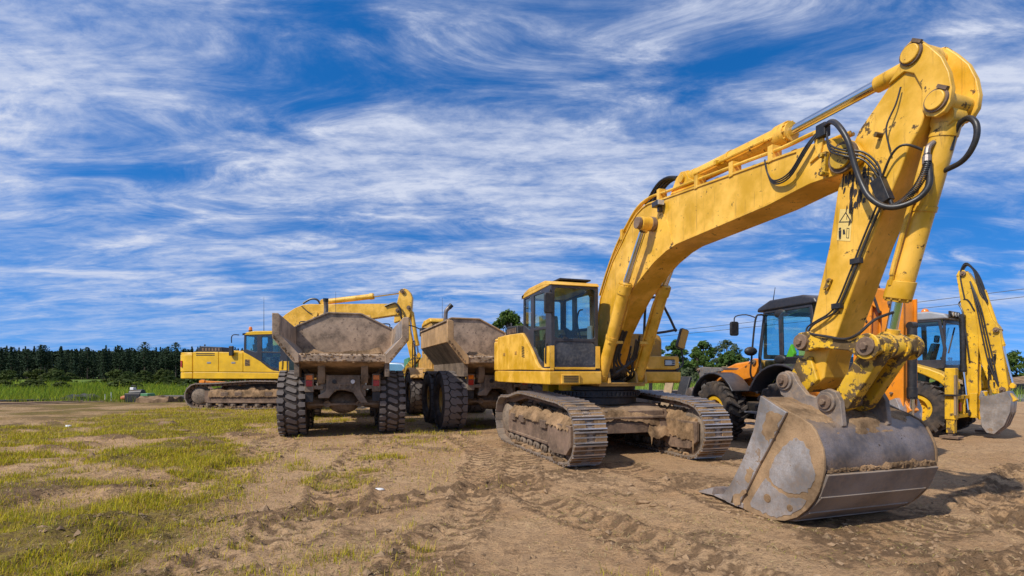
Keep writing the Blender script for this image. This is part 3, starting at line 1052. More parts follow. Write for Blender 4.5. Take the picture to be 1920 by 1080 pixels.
    q.tube([(-.6, -.96, 3.2), (-.64, -.99, 3.18), (-.64, -.99, 3.02), (-.6, -.96, 3.0)], .01, 6, sub=3)
    q.tube([(-.6, -.5, 2.35), (-.72, -.55, 2.7), (-.66, -.5, 2.95), (-.55, -.45, 3.0)], .018, 6, sub=4)
    q.build('inner_handrail', 'black', cb)
    # mirror on the door post
    mr = B()
    mr.prism(rrect(-1.72, 2.80, -1.52, 3.19, .05), -1.25, -1.19, 'y')
    mi = mr.build('mirror', 'black', root, .02)
    q = B()
    q.tube([(-1.5, -1.0, 2.86), (-1.56, -1.12, 2.86), (-1.6, -1.19, 2.95)], .012, 6, sub=3)
    q.tube([(-1.5, -1.0, 3.25), (-1.55, -1.1, 3.28), (-1.6, -1.19, 3.1)], .012, 6, sub=3)
    q.build('mirror_bracket', 'black', mi)
    return T


def build_main_excavator():
    root = thing('excavator', 'large yellow crawler excavator in the foreground, wide bucket resting on dirt', 'excavator',
                 (1.865, 11.35, 0), 17.95)
    hump = [(-1.82, 1.065), (-1.55, 1.11), (-1.0, 1.14), (-.4, 1.175), (.2, 1.205), (.65, 1.215), (1.0, 1.165), (1.4, 1.10), (1.7, 1.085)]
    for c, sd in ((-1.31, 3), (1.31, 5)):
        crawler(root, c, 1.82, 1.88, hump, sd)
    u = MB()
    u.prism([(-1.05, .62), (1.05, .62), (1.05, .9), (.75, 1.02), (-.75, 1.02), (-1.05, .9)], -1.02, 1.02)
    for s in (-1, 1):
        u.prism([(-1.15, .50), (1.15, .50), (1.0, .93), (-1.0, .93)], s * 1.12, s * .9)
    u.prism([(-1.12, .74), (-1.0, .74), (-1.0, .79), (-1.12, .79)], -1.0, 1.0)
    u.box((-1.0, -1.09, .45), (1.0, -1.03, .66))
    cf = u.build('undercarriage_frame', 'rusty', root, .015)
    def heap(X, Y):
        side = np.clip((np.abs(X) - .3) / .7, 0, 1)
        ring = np.clip((1.0 - np.hypot(X, Y)) * 4, 0, 1)
        return .93 + .16 * fbm(X * 2.6, Y * 2.6, 71, 4) - .28 * side ** 2 - .05 * ring + (fbm(X * 16, Y * 16, 72, 4, .65) - .5) * .10 - .16 * np.clip((np.abs(Y) - .8) / .3, 0, 1)
    tag(mound(-1.08, 1.08, -1.12, 1.0, heap, .035).build('caked_soil', 'soil', cf, smooth=60), kind='stuff')
    def spill(X, Y):
        return .78 - .32 * np.clip((-.85 - Y) / .32, 0, 1) + .14 * fbm(X * 5, Y * 5, 73, 4) + (fbm(X * 20, Y * 20, 74, 3, .65) - .5) * .08
    tag(mound(.62, 1.12, -1.22, .4, spill, .03).build('spilled_soil', 'soil', cf, smooth=60), kind='stuff')
    tt = MB()
    tt.ring((0, 0, 1.02), (0, 0, 1.16), .86, .6, 48)
    tt.ring((0, 0, 1.17), (0, 0, 1.30), .92, .6, 48)
    tt.ring((0, 0, 1.31), (0, 0, 1.398), .84, .5, 48)
    for k in range(60):
        a = 2 * PI * k / 60
        tt.T = Matrix.Rotation(a, 4, 'Z')
        tt.box((.9, -.02, 1.2), (.945, .02, 1.28))
    tt.build('slewing_ring', 'black', root, .006)
    house(root, 'yellow', 1.0, 0.0, 0.0, True)
    st = MB()
    st.box((-1.32, -1.135, 1.46), (-.93, -1.1, 1.645))
    stp = st.build('step', 'yellow', root, .012)
    q = MB()
    for k in range(4):
        q.box((-1.28, -1.142, 1.49 + .036 * k), (-.97, -1.134, 1.508 + .036 * k))
    q.build('step_slot', 'black', stp)
    for lo, hi in (((-1.0, .35, 1.2), (-.75, .7, 1.44)), ((-.95, -.35, 1.3), (-.55, -.1, 1.44))):
        hb = MB()
        hb.box(lo, hi)
        hb.build('frame_bracket', 'yellow_fresh', root, .01)
    # rail and mirror on the right
    rl = MB()
    rl.tube([(.70, -.80, 2.03), (.69, -.84, 2.6), (.72, -.86, 3.18), (.80, -.86, 3.25), (1.0, -.86, 3.27), (1.08, -.86, 3.2), (1.30, -.86, 2.85), (1.46, -.86, 2.56)], .027, 8, sub=4)
    rl.tube([(.86, -.8, 2.5), (1.2, -.86, 2.55), (1.46, -.87, 2.6)], .027, 8, sub=3)
    rl.tube([(1.55, -.87, 2.3), (1.63, -.87, 1.95), (1.58, -.87, 1.80), (1.45, -.87, 1.74)], .020, 8, sub=4)
    rail = rl.build('handrail', 'dark', root)
    mr = MB()
    mr.T = Matrix.Translation((1.56, -.93, 2.40)) @ Matrix.Rotation(.30, 4, 'Y')
    mr.prism(rrect(-.10, -.22, .10, .22, .04), -.04, .04, 'y')
    mm = mr.build('mirror', 'dark', rail, .015)
    mr2 = MB()
    mr2.T = mr.T
    mr2.prism(rrect(-.085, -.2, .085, .2, .03), -.046, -.041, 'y')
    mr2.build('mirror_glass', 'yellow_old', mm)
    # ---------------- boom
    bp = [(-.05, 1.62), (-.22, 2.4), (-.48, 3.256), (-.76, 3.65), (-.983, 3.93), (-1.382, 4.25), (-1.70, 4.52), (-1.9, 4.635), (-2.10, 4.69), (-2.30, 4.70), (-2.70, 4.645), (-5.315, 4.348), (-5.70, 4.30),
          (-5.74, 3.87), (-5.0, 3.80), (-3.12, 3.765), (-2.85, 3.72), (-2.50, 3.61), (-2.236, 3.487), (-1.95, 3.33), (-1.6, 3.098), (-1.2, 2.73), (-.9, 2.42), (-.62, 1.75), (-.5, 1.58), (-.3, 1.5), (-.12, 1.52)]
    x0, x1 = -.14, .34
    mb = MB()
    mb.prism(off_poly(bp, .018), x0, x1)
    boom = mb.build('boom', 'yellow_arm', root, .006)
    mb = MB()                                                     # flanges standing proud of the side plates
    n = len(bp)
    inn = off_poly(bp, .030)
    if sum(bp[i][0] * bp[(i + 1) % n][1] - bp[(i + 1) % n][0] * bp[i][1] for i in range(n)) < 0:
        outp = bp[::-1]
    else:
        outp = bp
    outp = off_poly(bp, .0)
    mb.prism(outp, x0 - .018, x1 + .018, 'x', [inn])
    mb.build('boom_flange', 'yellow_arm', boom, .004)
    tip = [(-5.45, 4.335), (-5.813, 4.283), (-6.05, 4.21), (-6.20, 4.10), (-6.27, 3.97), (-6.25, 3.88), (-6.17, 3.83), (-5.971, 3.835), (-5.646, 3.855), (-5.45, 3.84)]
    for a, b in ((x0 - .02, x0 + .035), (x1 - .035, x1 + .02)):
        mb = MB()
        mb.prism(tip, a, b)
        mb.build('boom_nose_plate', 'yellow_arm', boom, .008)
    mb = MB()
    mb.cyl((x0 - .09, -6.075, 3.985), (x1 + .09, -6.075, 3.985), .125, n=28)
    bpn = mb.build('boom_tip_pin', 'yellow_worn', boom, .01)
    mb = MB()
    mb.ring((x0 - .06, -6.075, 3.985), (x0 - .02, -6.075, 3.985), .165, .12, 28)
    mb.build('pin_collar', 'rusty', bpn, .006)
    mb = MB()
    mb.beam((x0 - .06, -5.88, 4.12), (x0 - .06, -5.86, 3.86), .05, .05)
    for z in (4.08, 3.88):
        mb.cyl((x0 - .13, -5.87, z), (x0 - .02, -5.87, z), .03, n=6)
    mb.build('lock_bracket', 'yellow_worn', boom, .006)
    # weld seam across the bend and a lamp
    mb = MB()
    mb.tube([(x0 - .004, -2.55, 4.63), (x0 - .004, -2.85, 4.2), (x0 - .004, -3.0, 3.80)], .009, 6, sub=3)
    mb.build('weld_seam', 'yellow_arm', boom)
    mb = MB()
    mb.box((x0 - .16, -2.80, 4.49), (x0 - .03, -2.62, 4.585))
    mb.box((x0 - .10, -2.74, 4.40), (x0 - .02, -2.69, 4.5))
    lamp = mb.build('boom_lamp', 'dark', boom, .012)
    mb = MB()
    mb.box((x0 - .152, -2.812, 4.502), (x0 - .04, -2.80, 4.575))
    mb.build('lamp_lens', 'lens', lamp)
    # boom cylinders
    for x, sd in ((-.32, 1), (.52, -1)):
        hyd_cyl(root, (-.86, 1.57), (-1.79, 3.30), (-2.463, 4.267), .115, .058, x, 'yellow_arm', side=sd)
    mb = MB()
    mb.cyl((-.46, -2.463, 4.267), (.66, -2.463, 4.267), .075, n=20)
    bc = mb.build('cylinder_pin', 'yellow_arm', boom, .008)
    mb = MB()
    for a, b in ((-.50, -.43), (.63, .70)):
        mb.cyl((a, -2.463, 4.267), (b, -2.463, 4.267), .10, n=20)
    for a, b in ((-.235, -.15), (.35, .435)):
        mb.cyl((a, -2.463, 4.267), (b, -2.463, 4.267), .125, n=20)
    mb.build('pin_cap', 'rusty', bc, .01)
    mb = MB()                                                     # brackets at the foot
    for a, b in ((-.44, -.39), (-.24, -.19), (.39, .44), (.60, .65)):
        mb.prism([(-1.03, 1.46), (-.98, 1.70), (-.86, 1.74), (-.6, 1.7), (-.1, 1.46)], a, b)
    mb.box((-.45, -1.02, 1.45), (.66, -.3, 1.475))
    mb.build('boom_bracket', 'yellow_old', root, .01)
    # hoses bunched between the boom cylinders
    r_ = random.Random(21)
    for k in range(12):
        xa, xb = r_.uniform(-.22, .42), r_.uniform(-.2, .4)
        mb = MB()
        z1 = r_.uniform(2.05, 2.5)
        y1 = -1.15 - (z1 - 2.0) * .55
        mb.tube([(xa, -.5, 1.48), (xa * 1.1, -.95, 1.62), (xb, -1.12, 1.95), (xb * .9, y1, z1)], r_.uniform(.016, .026), 7, sub=5)
        mb.build('hydraulic_hose', 'hose', root)
    mb = MB()
    for k in range(9):
        mb.cyl((r_.uniform(-.12, .3), -.62, 1.5), (r_.uniform(-.12, .3), -.62, r_.uniform(1.7, 1.95)), .035, n=8)
    mb.box((-.12, -.72, 1.47), (.32, -.45, 1.72))
    mb.build('valve_block', 'black', root, .008)
    mb = MB()
    mb.box((-.42, -1.345, 2.24), (-.10, -1.29, 2.30))
    mb.box((.28, -1.345, 2.24), (.62, -1.29, 2.30))
    mb.build('hose_clamp_bar', 'yellow_arm', root, .008)
    # arm cylinder on top of the boom
    hyd_cyl(boom, (-3.22, 4.835), (-5.10, 4.73), (-6.70, 4.72), .125, .062, .1, 'yellow_arm', side=-1)
    mb = MB()
    d = Vector((0, -1.6, -.01)).normalized()
    mb.cyl((.1, -6.24, 4.722), (.1, -6.66, 4.72), .085, n=20)
    mb.build('rod_sleeve', 'yellow_arm', boom, .008)
    mb = MB()
    for a, b in ((-.05, 0), (.2, .25)):
        mb.prism([(-2.75, 4.62), (-2.95, 4.9), (-3.08, 4.97), (-3.2, 4.94), (-3.28, 4.8), (-3.7, 4.52)], a, b)
    mb.cyl((-.09, -3.13, 4.84), (.29, -3.13, 4.84), .065, n=18)
    mb.build('cylinder_bracket', 'yellow_arm', boom, .01)
    # steel oil pipes along the boom top
    for i, (x, dz) in enumerate(((-.12, .05), (-.055, .075), (.27, .06), (.32, .05))):
        mb = MB()
        path = [(-.40, 3.30), (-.72, 3.75), (-1.1, 4.18), (-1.55, 4.52), (-1.9, 4.72), (-2.3, 4.77), (-2.75, 4.71), (-3.5, 4.625), (-4.6, 4.50), (-5.2, 4.43), (-5.55, 4.42), (-5.80, 4.40)]
        mb.tube([(x, y, z + dz - .02) for y, z in path], .024, 8, sub=3)
        mb.build('oil_pipe', 'yellow_arm', boom)
    for y, z in ((-1.35, 4.37), (-2.6, 4.73), (-3.6, 4.60), (-4.35, 4.51), (-5.05, 4.44)):
        for xa, xb in ((-.16, .0), (.22, .36)):
            mb = MB()
            mb.box((xa, y - .04, z - .10), (xb, y + .04, z + .11))
            mb.build('pipe_clamp', 'yellow_arm', boom, .008)
    for x in (-.02, .04, .1, .16):
        mb = MB()
        mb.tube([(x, -2.0, 4.78), (x, -2.35, 5.0), (x, -2.65, 5.03), (x, -2.95, 4.93)], .024, 8, sub=5)
        mb.build('hydraulic_hose', 'hose', boom)
    # ---------------- stick (dipper arm)
    sk = [(-6.626, 4.665), (-6.66, 4.75), (-6.78, 4.62), (-6.86, 4.42), (-6.86, 4.2), (-6.80, 4.017), (-6.681, 3.843), (-6.606, 3.66), (-6.287, 2.997), (-5.92, 2.09), (-5.80, 1.82), (-5.76, 1.60), (-5.60, 1.47),
          (-5.45, 1.44), (-5.35, 1.52), (-5.36, 1.64), (-5.46, 1.80), (-5.53, 2.02), (-5.612, 2.317), (-5.828, 3.107), (-5.93, 3.70), (-6.05, 4.02), (-6.176, 4.243), (-6.349, 4.40)]
    sx0, sx1 = -.085, .285
    mb = MB()
    mb.prism(sk, sx0, sx1)
    stick = mb.build('stick', 'yellow_arm', root, .02)
    ear = [(-6.50, 4.54), (-6.618, 4.68), (-6.625, 4.76), (-6.66, 4.825), (-6.72, 4.85), (-6.79, 4.83), (-6.89, 4.70), (-6.99, 4.545), (-7.05, 4.38), (-7.075, 4.22), (-7.06, 4.10), (-7.01, 4.03), (-6.94, 4.015), (-6.86, 4.06), (-6.82, 4.16), (-6.82, 4.35), (-6.75, 4.52), (-6.66, 4.59)]
    for a, b in ((sx0 - .03, sx0 + .03), (sx1 - .03, sx1 + .03)):
        mb = MB()
        mb.prism(ear, a, b)
        mb.build('stick_ear_plate', 'yellow_arm', stick, .012)
    for yz, r in (((-6.735, 4.715), .085), ((-6.955, 4.16), .085)):
        mb = MB()
        mb.cyl((sx0 - .075, *yz), (sx1 + .075, *yz), r, n=24)
        p = mb.build('pivot_pin', 'yellow_arm', stick, .01)
        mb = MB()
        mb.ring((sx0 - .055, *yz), (sx0 - .028, *yz), r * 1.22, r * .98, 24)
        mb.build('pin_collar', 'rusty', p, .004)
        mb = MB()
        mb.beam((sx0 - .05, yz[0] - .02, yz[1] + .12), (sx0 - .05, yz[0] - .10, yz[1] + .06), .03, .03)
        mb.build('pin_lock', 'rusty', p)
    mb = MB()                                                     # lower tip casting
    mb.prism([(-5.62, 1.86), (-5.44, 1.84), (-5.33, 1.62), (-5.34, 1.50), (-5.43, 1.43), (-5.56, 1.44), (-5.72, 1.58)], -.135, .335)
    mb.build('stick_tip', 'yellow_worn', stick, .02)
    mb = MB()
    mb.cyl((-.14, -5.596, 2.024), (.34, -5.596, 2.024), .105, n=24)
    mb.build('link_boss', 'yellow_worn', stick, .01)
    # warning sticker: triangle and a person under a swinging arm
    dx = sx0 - .004
    mb = MB()
    mb.prism([(-5.965, 3.47), (-6.115, 3.425), (-6.085, 3.085), (-5.925, 3.135)], dx, dx + .003)
    dc = mb.build('warning_sticker', 'decal', stick)
    mb = MB()
    tri = [(-6.035, 3.42), (-6.105, 3.285), (-5.95, 3.325)]
    mb.prism(tri, dx - .002, dx - .0005, 'x', [off_poly(tri, .010)])
    fx = dx - .002
    for (cy, cz) in ((-5.965, 3.19),):
        mb.cyl((fx, cy, cz + .062), (fx + .0015, cy, cz + .062), .014, n=10)
        mb.prism([(cy - .016, cz + .045), (cy + .016, cz + .045), (cy + .014, cz - .02), (cy + .012, cz - .055), (cy + .003, cz - .055), (cy, cz - .015), (cy - .003, cz - .055), (cy - .012, cz - .055), (cy - .014, cz - .02)], fx, fx + .0015)
    mb.prism([(-6.00, 3.235), (-6.02, 3.23), (-6.03, 3.175), (-6.0, 3.18)], fx, fx + .0015)
    mb.prism([(-6.045, 3.24), (-6.075, 3.23), (-6.07, 3.12), (-6.04, 3.13)], fx, fx + .0015, 'x', [[(-6.05, 3.232), (-6.07, 3.224), (-6.065, 3.128), (-6.045, 3.135)]])
    mb.prism([(-6.045, 3.37), (-6.05, 3.368), (-6.045, 3.33), (-6.04, 3.332)], fx, fx + .0015)
    mb.build('printed_symbol', 'ink', dc)
    mb = MB()
    mb.beam((sx0 - .02, -5.86, 2.72), (sx0 - .02, -5.80, 2.60), .03, .05)
    for y, z in ((-5.85, 2.70), (-5.81, 2.62)):
        mb.cyl((sx0 - .055, y, z), (sx0, y, z), .016, n=6)
    mb.build('grease_bracket', 'yellow_worn', stick, .004)
    # hoses on the side of the stick
    def hose(pts, r, par=stick, mat='hose', nm='hydraulic_hose', n=8):
        mb = MB()
        mb.tube(pts, r, n, sub=5)
        return mb.build(nm, mat, par)
    xs = sx0 - .05
    big = hose([(xs - .06, -5.86, 4.41), (xs - .14, -6.02, 4.38), (xs - .20, -6.16, 4.25), (xs - .20, -6.26, 4.05), (xs - .17, -6.30, 3.82), (xs - .15, -6.36, 3.60), (xs - .15, -6.45, 3.42), (xs - .13, -6.58, 3.29), (xs - .08, -6.70, 3.26), (xs, -6.81, 3.31), (xs + .04, -6.875, 3.42), (xs + .05, -6.865, 3.60), (xs + .06, -6.84, 3.72)], .028, n=12)
    mb = MB()
    for k in range(34):                                           # spiral guard near the lower end
        t = k / 33
        a = Vector((xs - .10 + .14 * t, -6.63 - .235 * math.sin(t * 1.45), 3.27 + .36 * t ** 1.7))
        b = Vector((xs - .10 + .14 * (t + .02), -6.63 - .235 * math.sin((t + .02) * 1.45), 3.27 + .36 * (t + .02) ** 1.7))
        mb.ring(a, a + (b - a).normalized() * .008, .033, .026, 12)
    mb.build('hose_spiral_guard', 'hose', big)
    mb = MB()
    mb.tube([(xs + .06, -6.845, 3.68), (xs + .08, -6.84, 3.78), (xs + .13, -6.86, 3.83)], .027, 10, sub=3)
    mb.cyl((xs + .05, -6.85, 3.62), (xs + .06, -6.845, 3.70), .037, n=10)
    mb.build('hose_elbow', 'steel', big)
    mb = MB()
    mb.box((xs - .1, -5.90, 4.30), (xs - .01, -5.78, 4.45))
    mb.build('hose_manifold', 'black', boom, .01)
    mb = MB()
    mb.prism([(-5.70, 4.42), (-5.82, 4.44), (-5.84, 4.28), (-5.80, 4.13), (-5.66, 4.08), (-5.66, 4.12), (-5.75, 4.16)], x0 - .05, x0 - .02)
    mb.build('hose_bracket', 'yellow_arm', boom, .006)
    for k in range(3):
        hose([(x0 - .06, -5.80, 4.40), (x0 - .10, -5.66, 4.27 - .03 * k), (x0 - .09, -5.42, 4.06 - .03 * k), (x0 - .06, -5.16, 4.06 - .02 * k), (x0 - .03, -5.02, 4.22), (x0 - .02, -4.97, 4.40)], .010, boom)
    for k in range(3):
        hose([(xs - .05, -5.88, 4.38), (xs - .13, -5.98, 4.16 - .03 * k), (xs - .15, -6.15, 4.02 - .03 * k), (xs - .08, -6.33, 3.93 - .04 * k), (xs - .02, -6.44, 3.76 - .06 * k), (xs, -6.46, 3.58)], .010)
    mb = MB()
    mb.T = Matrix.Translation((xs + .02, -6.455, 3.50)) @ Matrix.Rotation(-.35, 4, 'X')
    mb.box((-.05, -.06, -.14), (.035, .06, .14))
    for y in (-.035, .035):
        mb.cyl((-.01, y, -.20), (-.01, y, .2), .022, n=8)
    mb.build('valve_block', 'black', stick, .01)
    for k, (dy, r) in enumerate(((0, .010), (.05, .012))):
        hose([(xs + .01, -6.40 - dy, 3.36), (xs + .02, -6.24 - dy, 3.05), (xs + .02, -6.10 - dy, 2.74), (xs + .02, -5.96 - dy, 2.45), (xs + .01, -5.86 - dy * 1.3, 2.33), (xs - .01, -5.72 - dy, 2.26), (xs - .01, -5.60 - dy, 2.20), (xs - .02, -5.585, 2.13 - .04 * k)], r)
        for y, z in ((-6.15, 2.85), (-5.93, 2.40)):
            mb = MB()
            mb.box((xs - .01, y - dy - .03, z - .03), (xs + .05, y - dy + .03, z + .03))
            mb.build('hose_clip', 'black', stick, .004)
    hose([(xs - .03, -5.60, 2.14), (xs - .10, -5.75, 2.10), (xs - .12, -5.95, 2.06), (xs - .12, -6.15, 2.02), (xs - .12, -6.30, 2.06), (xs - .02, -6.40, 2.20), (.05, -6.44, 2.28)], .015)
    hose([(xs + .0, -6.55, 3.86), (xs - .02, -6.52, 4.1), (xs, -6.60, 4.3), (xs + .01, -6.64, 4.45)], .008)
    hose([(xs + .01, -6.45, 3.62), (xs - .02, -6.58, 3.82), (xs + .0, -6.70, 3.86), (.0, -6.83, 3.74)], .012)
    mb = MB()
    mb.cyl((sx0 - .09, -6.42, 4.08), (sx0, -6.42, 4.08), .025, n=8)
    mb.build('grease_nipple', 'yellow_worn', stick)
    # thick hose loop behind the cylinder head
    hose([(.10, -6.93, 3.74), (.10, -6.955, 3.86), (.09, -7.01, 3.95), (.08, -7.09, 3.965), (.06, -7.16, 3.88), (.06, -7.165, 3.76), (.07, -7.11, 3.65), (.09, -7.02, 3.59), (.10, -6.88, 3.57)], .025, n=12)
    # bucket cylinder
    hyd_cyl(root, (-6.90, 3.98), (-6.455, 2.44), (-6.37, 1.985), .108, .052, .10, 'yellow_arm', side=-1)
    # old grease run down the stick below the boom nose
    r_ = random.Random(40)
    mb = MB()
    for k in range(46):
        t = r_.random()
        y = -5.985 - r_.uniform(.0, .30) - .06 * t
        z = 3.80 - .62 * t * r_.uniform(.5, 1)
        L_, w_ = r_.uniform(.03, .13), r_.uniform(.006, .022)
        q = []
        for j in range(9):
            a = 2 * PI * j / 9
            q.append((y + w_ * math.cos(a) * r_.uniform(.6, 1.3) - .10 * L_ * math.sin(a), z + L_ * math.sin(a) * r_.uniform(.6, 1.2)))
        if -6.30 < min(p[0] for p in q) and max(p[1] for p in q) < 3.9 and max(p[0] for p in q) < -5.93 - (3.55 - z) * -.02:
            mb.prism(q, sx0 - .004, sx0 + .002)
    tag(mb.build('grease_stain', 'grease', stick), kind='stuff')
    # ---------------- linkage
    for a, b in ((-.235, -.15), (.265, .345)):
        mb = MB()
        mb.prism([(-5.50, 2.05), (-5.55, 2.13), (-5.66, 2.14), (-5.78, 2.07), (-6.2, 2.00), (-6.36, 2.06), (-6.48, 2.0), (-6.5, 1.88), (-6.4, 1.81), (-6.27, 1.83), (-6.17, 1.90), (-5.8, 1.945), (-5.66, 1.91), (-5.53, 1.93)], a, b)
        mb.build('side_link', 'yellow_worn', root, .012)
    pin(root, -.255, .365, (-5.596, 2.024), .07)
    mb = MB()
    mb.cyl((-.14, -6.391, 1.931), (.26, -6.391, 1.931), .115, n=24)
    for a, b in ((-.26, -.235), (-.02, .02), (.16, .20), (.346, .39)):
        mb.cyl((a, -6.391, 1.931), (b, -6.391, 1.931), .135, n=24)
    lb = mb.build('link_pin_barrel', 'yellow_worn', root, .01)
    pin(lb, -.27, .41, (-6.391, 1.931), .075)
    mb = MB()
    for a, b in ((-.14, -.01), (.15, .262)):
        mb.prism([(-6.50, 1.90), (-6.46, 1.82), (-6.10, 1.28), (-6.0, 1.235), (-5.9, 1.27), (-5.88, 1.36), (-5.95, 1.46), (-6.28, 1.97)], a, b)
    mb.prism([(-6.30, 1.78), (-6.08, 1.42), (-6.04, 1.45), (-6.26, 1.81)], -.01, .15)
    mb.build('bucket_link', 'yellow_worn', root, .015)
    # ---------------- bucket
    wr = [(-4.86, .075), (-5.15, .03), (-5.34, .012), (-5.62, .012), (-5.80, .05), (-5.958, .13), (-6.08, .24), (-6.161, .343), (-6.225, .46), (-6.261, .587), (-6.282, .70), (-6.279, .80), (-6.262, .89), (-6.224, .971), (-6.18, 1.06), (-6.123, 1.119), (-6.0, 1.18), (-5.868, 1.225), (-5.494, 1.385)]
    # inner offset of the open path
    inn = []
    for i, p in enumerate(wr):
        a, b = Vector(wr[max(i - 1, 0)]), Vector(wr[min(i + 1, len(wr) - 1)])
        t = (b - a).normalized()
        nr = Vector((t.y, -t.x)) if True else None
        c_ = Vector((-5.5, .65))
        q = Vector(p)
        if nr.dot(c_ - q) < 0:
            nr = -nr
        inn.append(tuple(q + nr * .028))
    t0, t1 = -.70, .95
    mb = MB()
    mb.prism(wr + inn[::-1], t0 + .02, t1 - .02)
    bk = mb.build('bucket', 'steel', root, .004)
    side = [(-5.494, 1.385), (-5.389, .987), (-5.229, .63), (-5.033, .308), (-4.86, .075)] + [tuple(Vector(p) * 1.0) for p in wr[1:-1]]
    side_o = off_poly(side, -.012)
    for a, b in ((t0, t0 + .03), (t1 - .03, t1)):
        mb = MB()
        mb.prism(side_o, a, b)
        mb.build('side_plate', 'soil_plate', bk, .006)
    cut = [(-5.494, 1.40), (-5.385, .987), (-5.222, .63), (-5.025, .308), (-4.845, .085), (-4.95, .045), (-5.13, .03), (-5.30, .30), (-5.46, .58), (-5.60, .80), (-5.86, 1.235)]
    for a, b in ((t0 - .035, t0 - .002), (t1 + .002, t1 + .035)):
        mb = MB()
        mb.prism(cut, a, b)
        mb.build('side_cutter', 'scraped', bk, .008)
    up = [(-5.965, .97), (-5.86, .91), (-5.70, .74), (-5.60, .57), (-5.585, .47), (-5.66, .41), (-5.80, .365), (-5.97, .36), (-6.10, .42), (-6.185, .56), (-6.185, .66), (-6.15, .75), (-6.12, .86), (-6.05, .95)]
    lo = [(-5.545, .46), (-5.66, .375), (-5.85, .315), (-6.03, .335), (-6.085, .33), (-6.0, .215), (-5.86, .12), (-5.70, .06), (-5.5, .055), (-5.32, .075), (-5.30, .12)]
    for P_ in (up, lo):
        mb = MB()
        mb.prism(ragged(P_, .008, 3), t0 - .006, t0 + .001)
        mb.build('worn_patch', 'scraped', bk)
    for q, sd_ in (([(-5.80, 1.20), (-5.62, .86), (-5.52, .98), (-5.60, 1.24)], 5), ([(-5.28, .28), (-5.14, .05), (-5.02, .05), (-5.10, .18)], 6), ([(-5.40, .52), (-5.30, .34), (-5.24, .40), (-5.33, .56)], 7)):
        mb = MB()
        mb.prism(ragged(q, .014, sd_, 7), t0 - .038, t0 - .034)
        mb.build('soil_smear', 'soil_plate', bk)
    for cy, cz, r in ((-5.57, .235, .05), (-5.88, .20, .038)):
        mb = MB()
        mb.cyl((t0 - .012, cy, cz), (t0 + .001, cy, cz), r, n=18)
        mb.build('soil_spot', 'soil', bk, .003)
    # wear strips under the heel, one overlapping the next
    for k, (pa, pb) in enumerate((((-6.285, .64), (-6.20, .385)), ((-6.205, .405), (-6.05, .195)), ((-6.06, .215), (-5.86, .065)), ((-5.88, .085), (-5.62, .012)))):
        a, b = Vector(pa), Vector(pb)
        t = (b - a).normalized()
        nr = Vector((t.y, -t.x))
        if nr.dot(Vector((-5.5, .65)) - a) > 0:
            nr = -nr
        poly = [tuple(a + nr * .002), tuple(b + nr * .002), tuple(b + nr * .018), tuple(a + nr * .036)]
        mb = MB()
        mb.prism(poly, t0 + .03 + .01 * k, t1 - .03 - .06 * k)
        mb.build('wear_strip', 'strip_steel', bk, .005)
    r_ = random.Random(12)
    L = []
    for k in range(150):
        x = r_.uniform(t0 + .06, t1 - .04)
        q = fbm(np.array([x * 3.0]), np.array([1.0]), 80, 3)[0]
        L.append(((x, -6.285 + r_.uniform(-.006, .012), .652 + r_.uniform(-.012, .022) + q * .02), r_.uniform(.008, .02) + max(0, q - .45) * .08, (1.7, .6, .9)))
    tag(lump(L, 8, .7, 7).build('ledge_soil', 'soil', bk, smooth=50), kind='stuff')
    def crust(X, Y):
        u = np.interp(-Y, [5.50, 5.87, 6.0, 6.12, 6.18, 6.24], [1.385, 1.225, 1.18, 1.119, 1.06, .97])
        n = fbm(X * 3.5, Y * 5, 81, 4) - .35
        edge = np.clip((np.abs(X - .125) - .45) / .3, 0, 1)
        return u + .004 + (.13 * np.clip(n, -.04, 1) + (fbm(X * 26, Y * 26, 82, 3, .65) - .5) * .03) * (1 - .5 * edge) * np.clip((-5.48 - Y) * 6, 0, 1) - .05 * (Y < -6.02 - .22 * (fbm(X * 4.5 + 3, X * 0 + 2, 84, 4) - .25) - .03 * fbm(X * 30, Y * 30, 85, 2))
    tag(mound(t0 + .03, t1 - .03, -6.22, -5.50, crust, .025, .08).build('caked_soil', 'soil', bk, smooth=60), kind='stuff')
    for a, b in ((-.30, -.235), (.36, .425)):
        mb = MB()
        mb.prism([(-5.36, 1.40), (-5.32, 1.52), (-5.35, 1.64), (-5.43, 1.69), (-5.53, 1.66), (-5.60, 1.55), (-5.72, 1.42), (-5.84, 1.39), (-5.9, 1.46), (-5.99, 1.49), (-6.08, 1.46), (-6.14, 1.36), (-6.17, 1.10), (-6.1, 1.05), (-5.86, 1.15)], a, b)
        mb.build('bucket_ear', 'steel_soil', bk, .01)
    for yz, r in (((-5.432, 1.567), .062), ((-5.989, 1.348), .062)):
        p = pin(bk, -.345, .47, yz, r)
        for a, b in ((-.335, -.30), (.425, .46)):
            mb = MB()
            mb.cyl((a, *yz), (b, *yz), r * 1.75, n=20)
            mb.build('pin_boss', 'steel_soil', p, .008)
    # lip and teeth, pointing back towards the tracks
    mb = MB()
    mb.prism([(-5.20, .085), (-4.90, .125), (-4.70, .085), (-4.70, .065), (-5.2, .028)], t0 - .02, t1 + .02)
    mb.build('cutting_lip', 'polished', bk, .006)
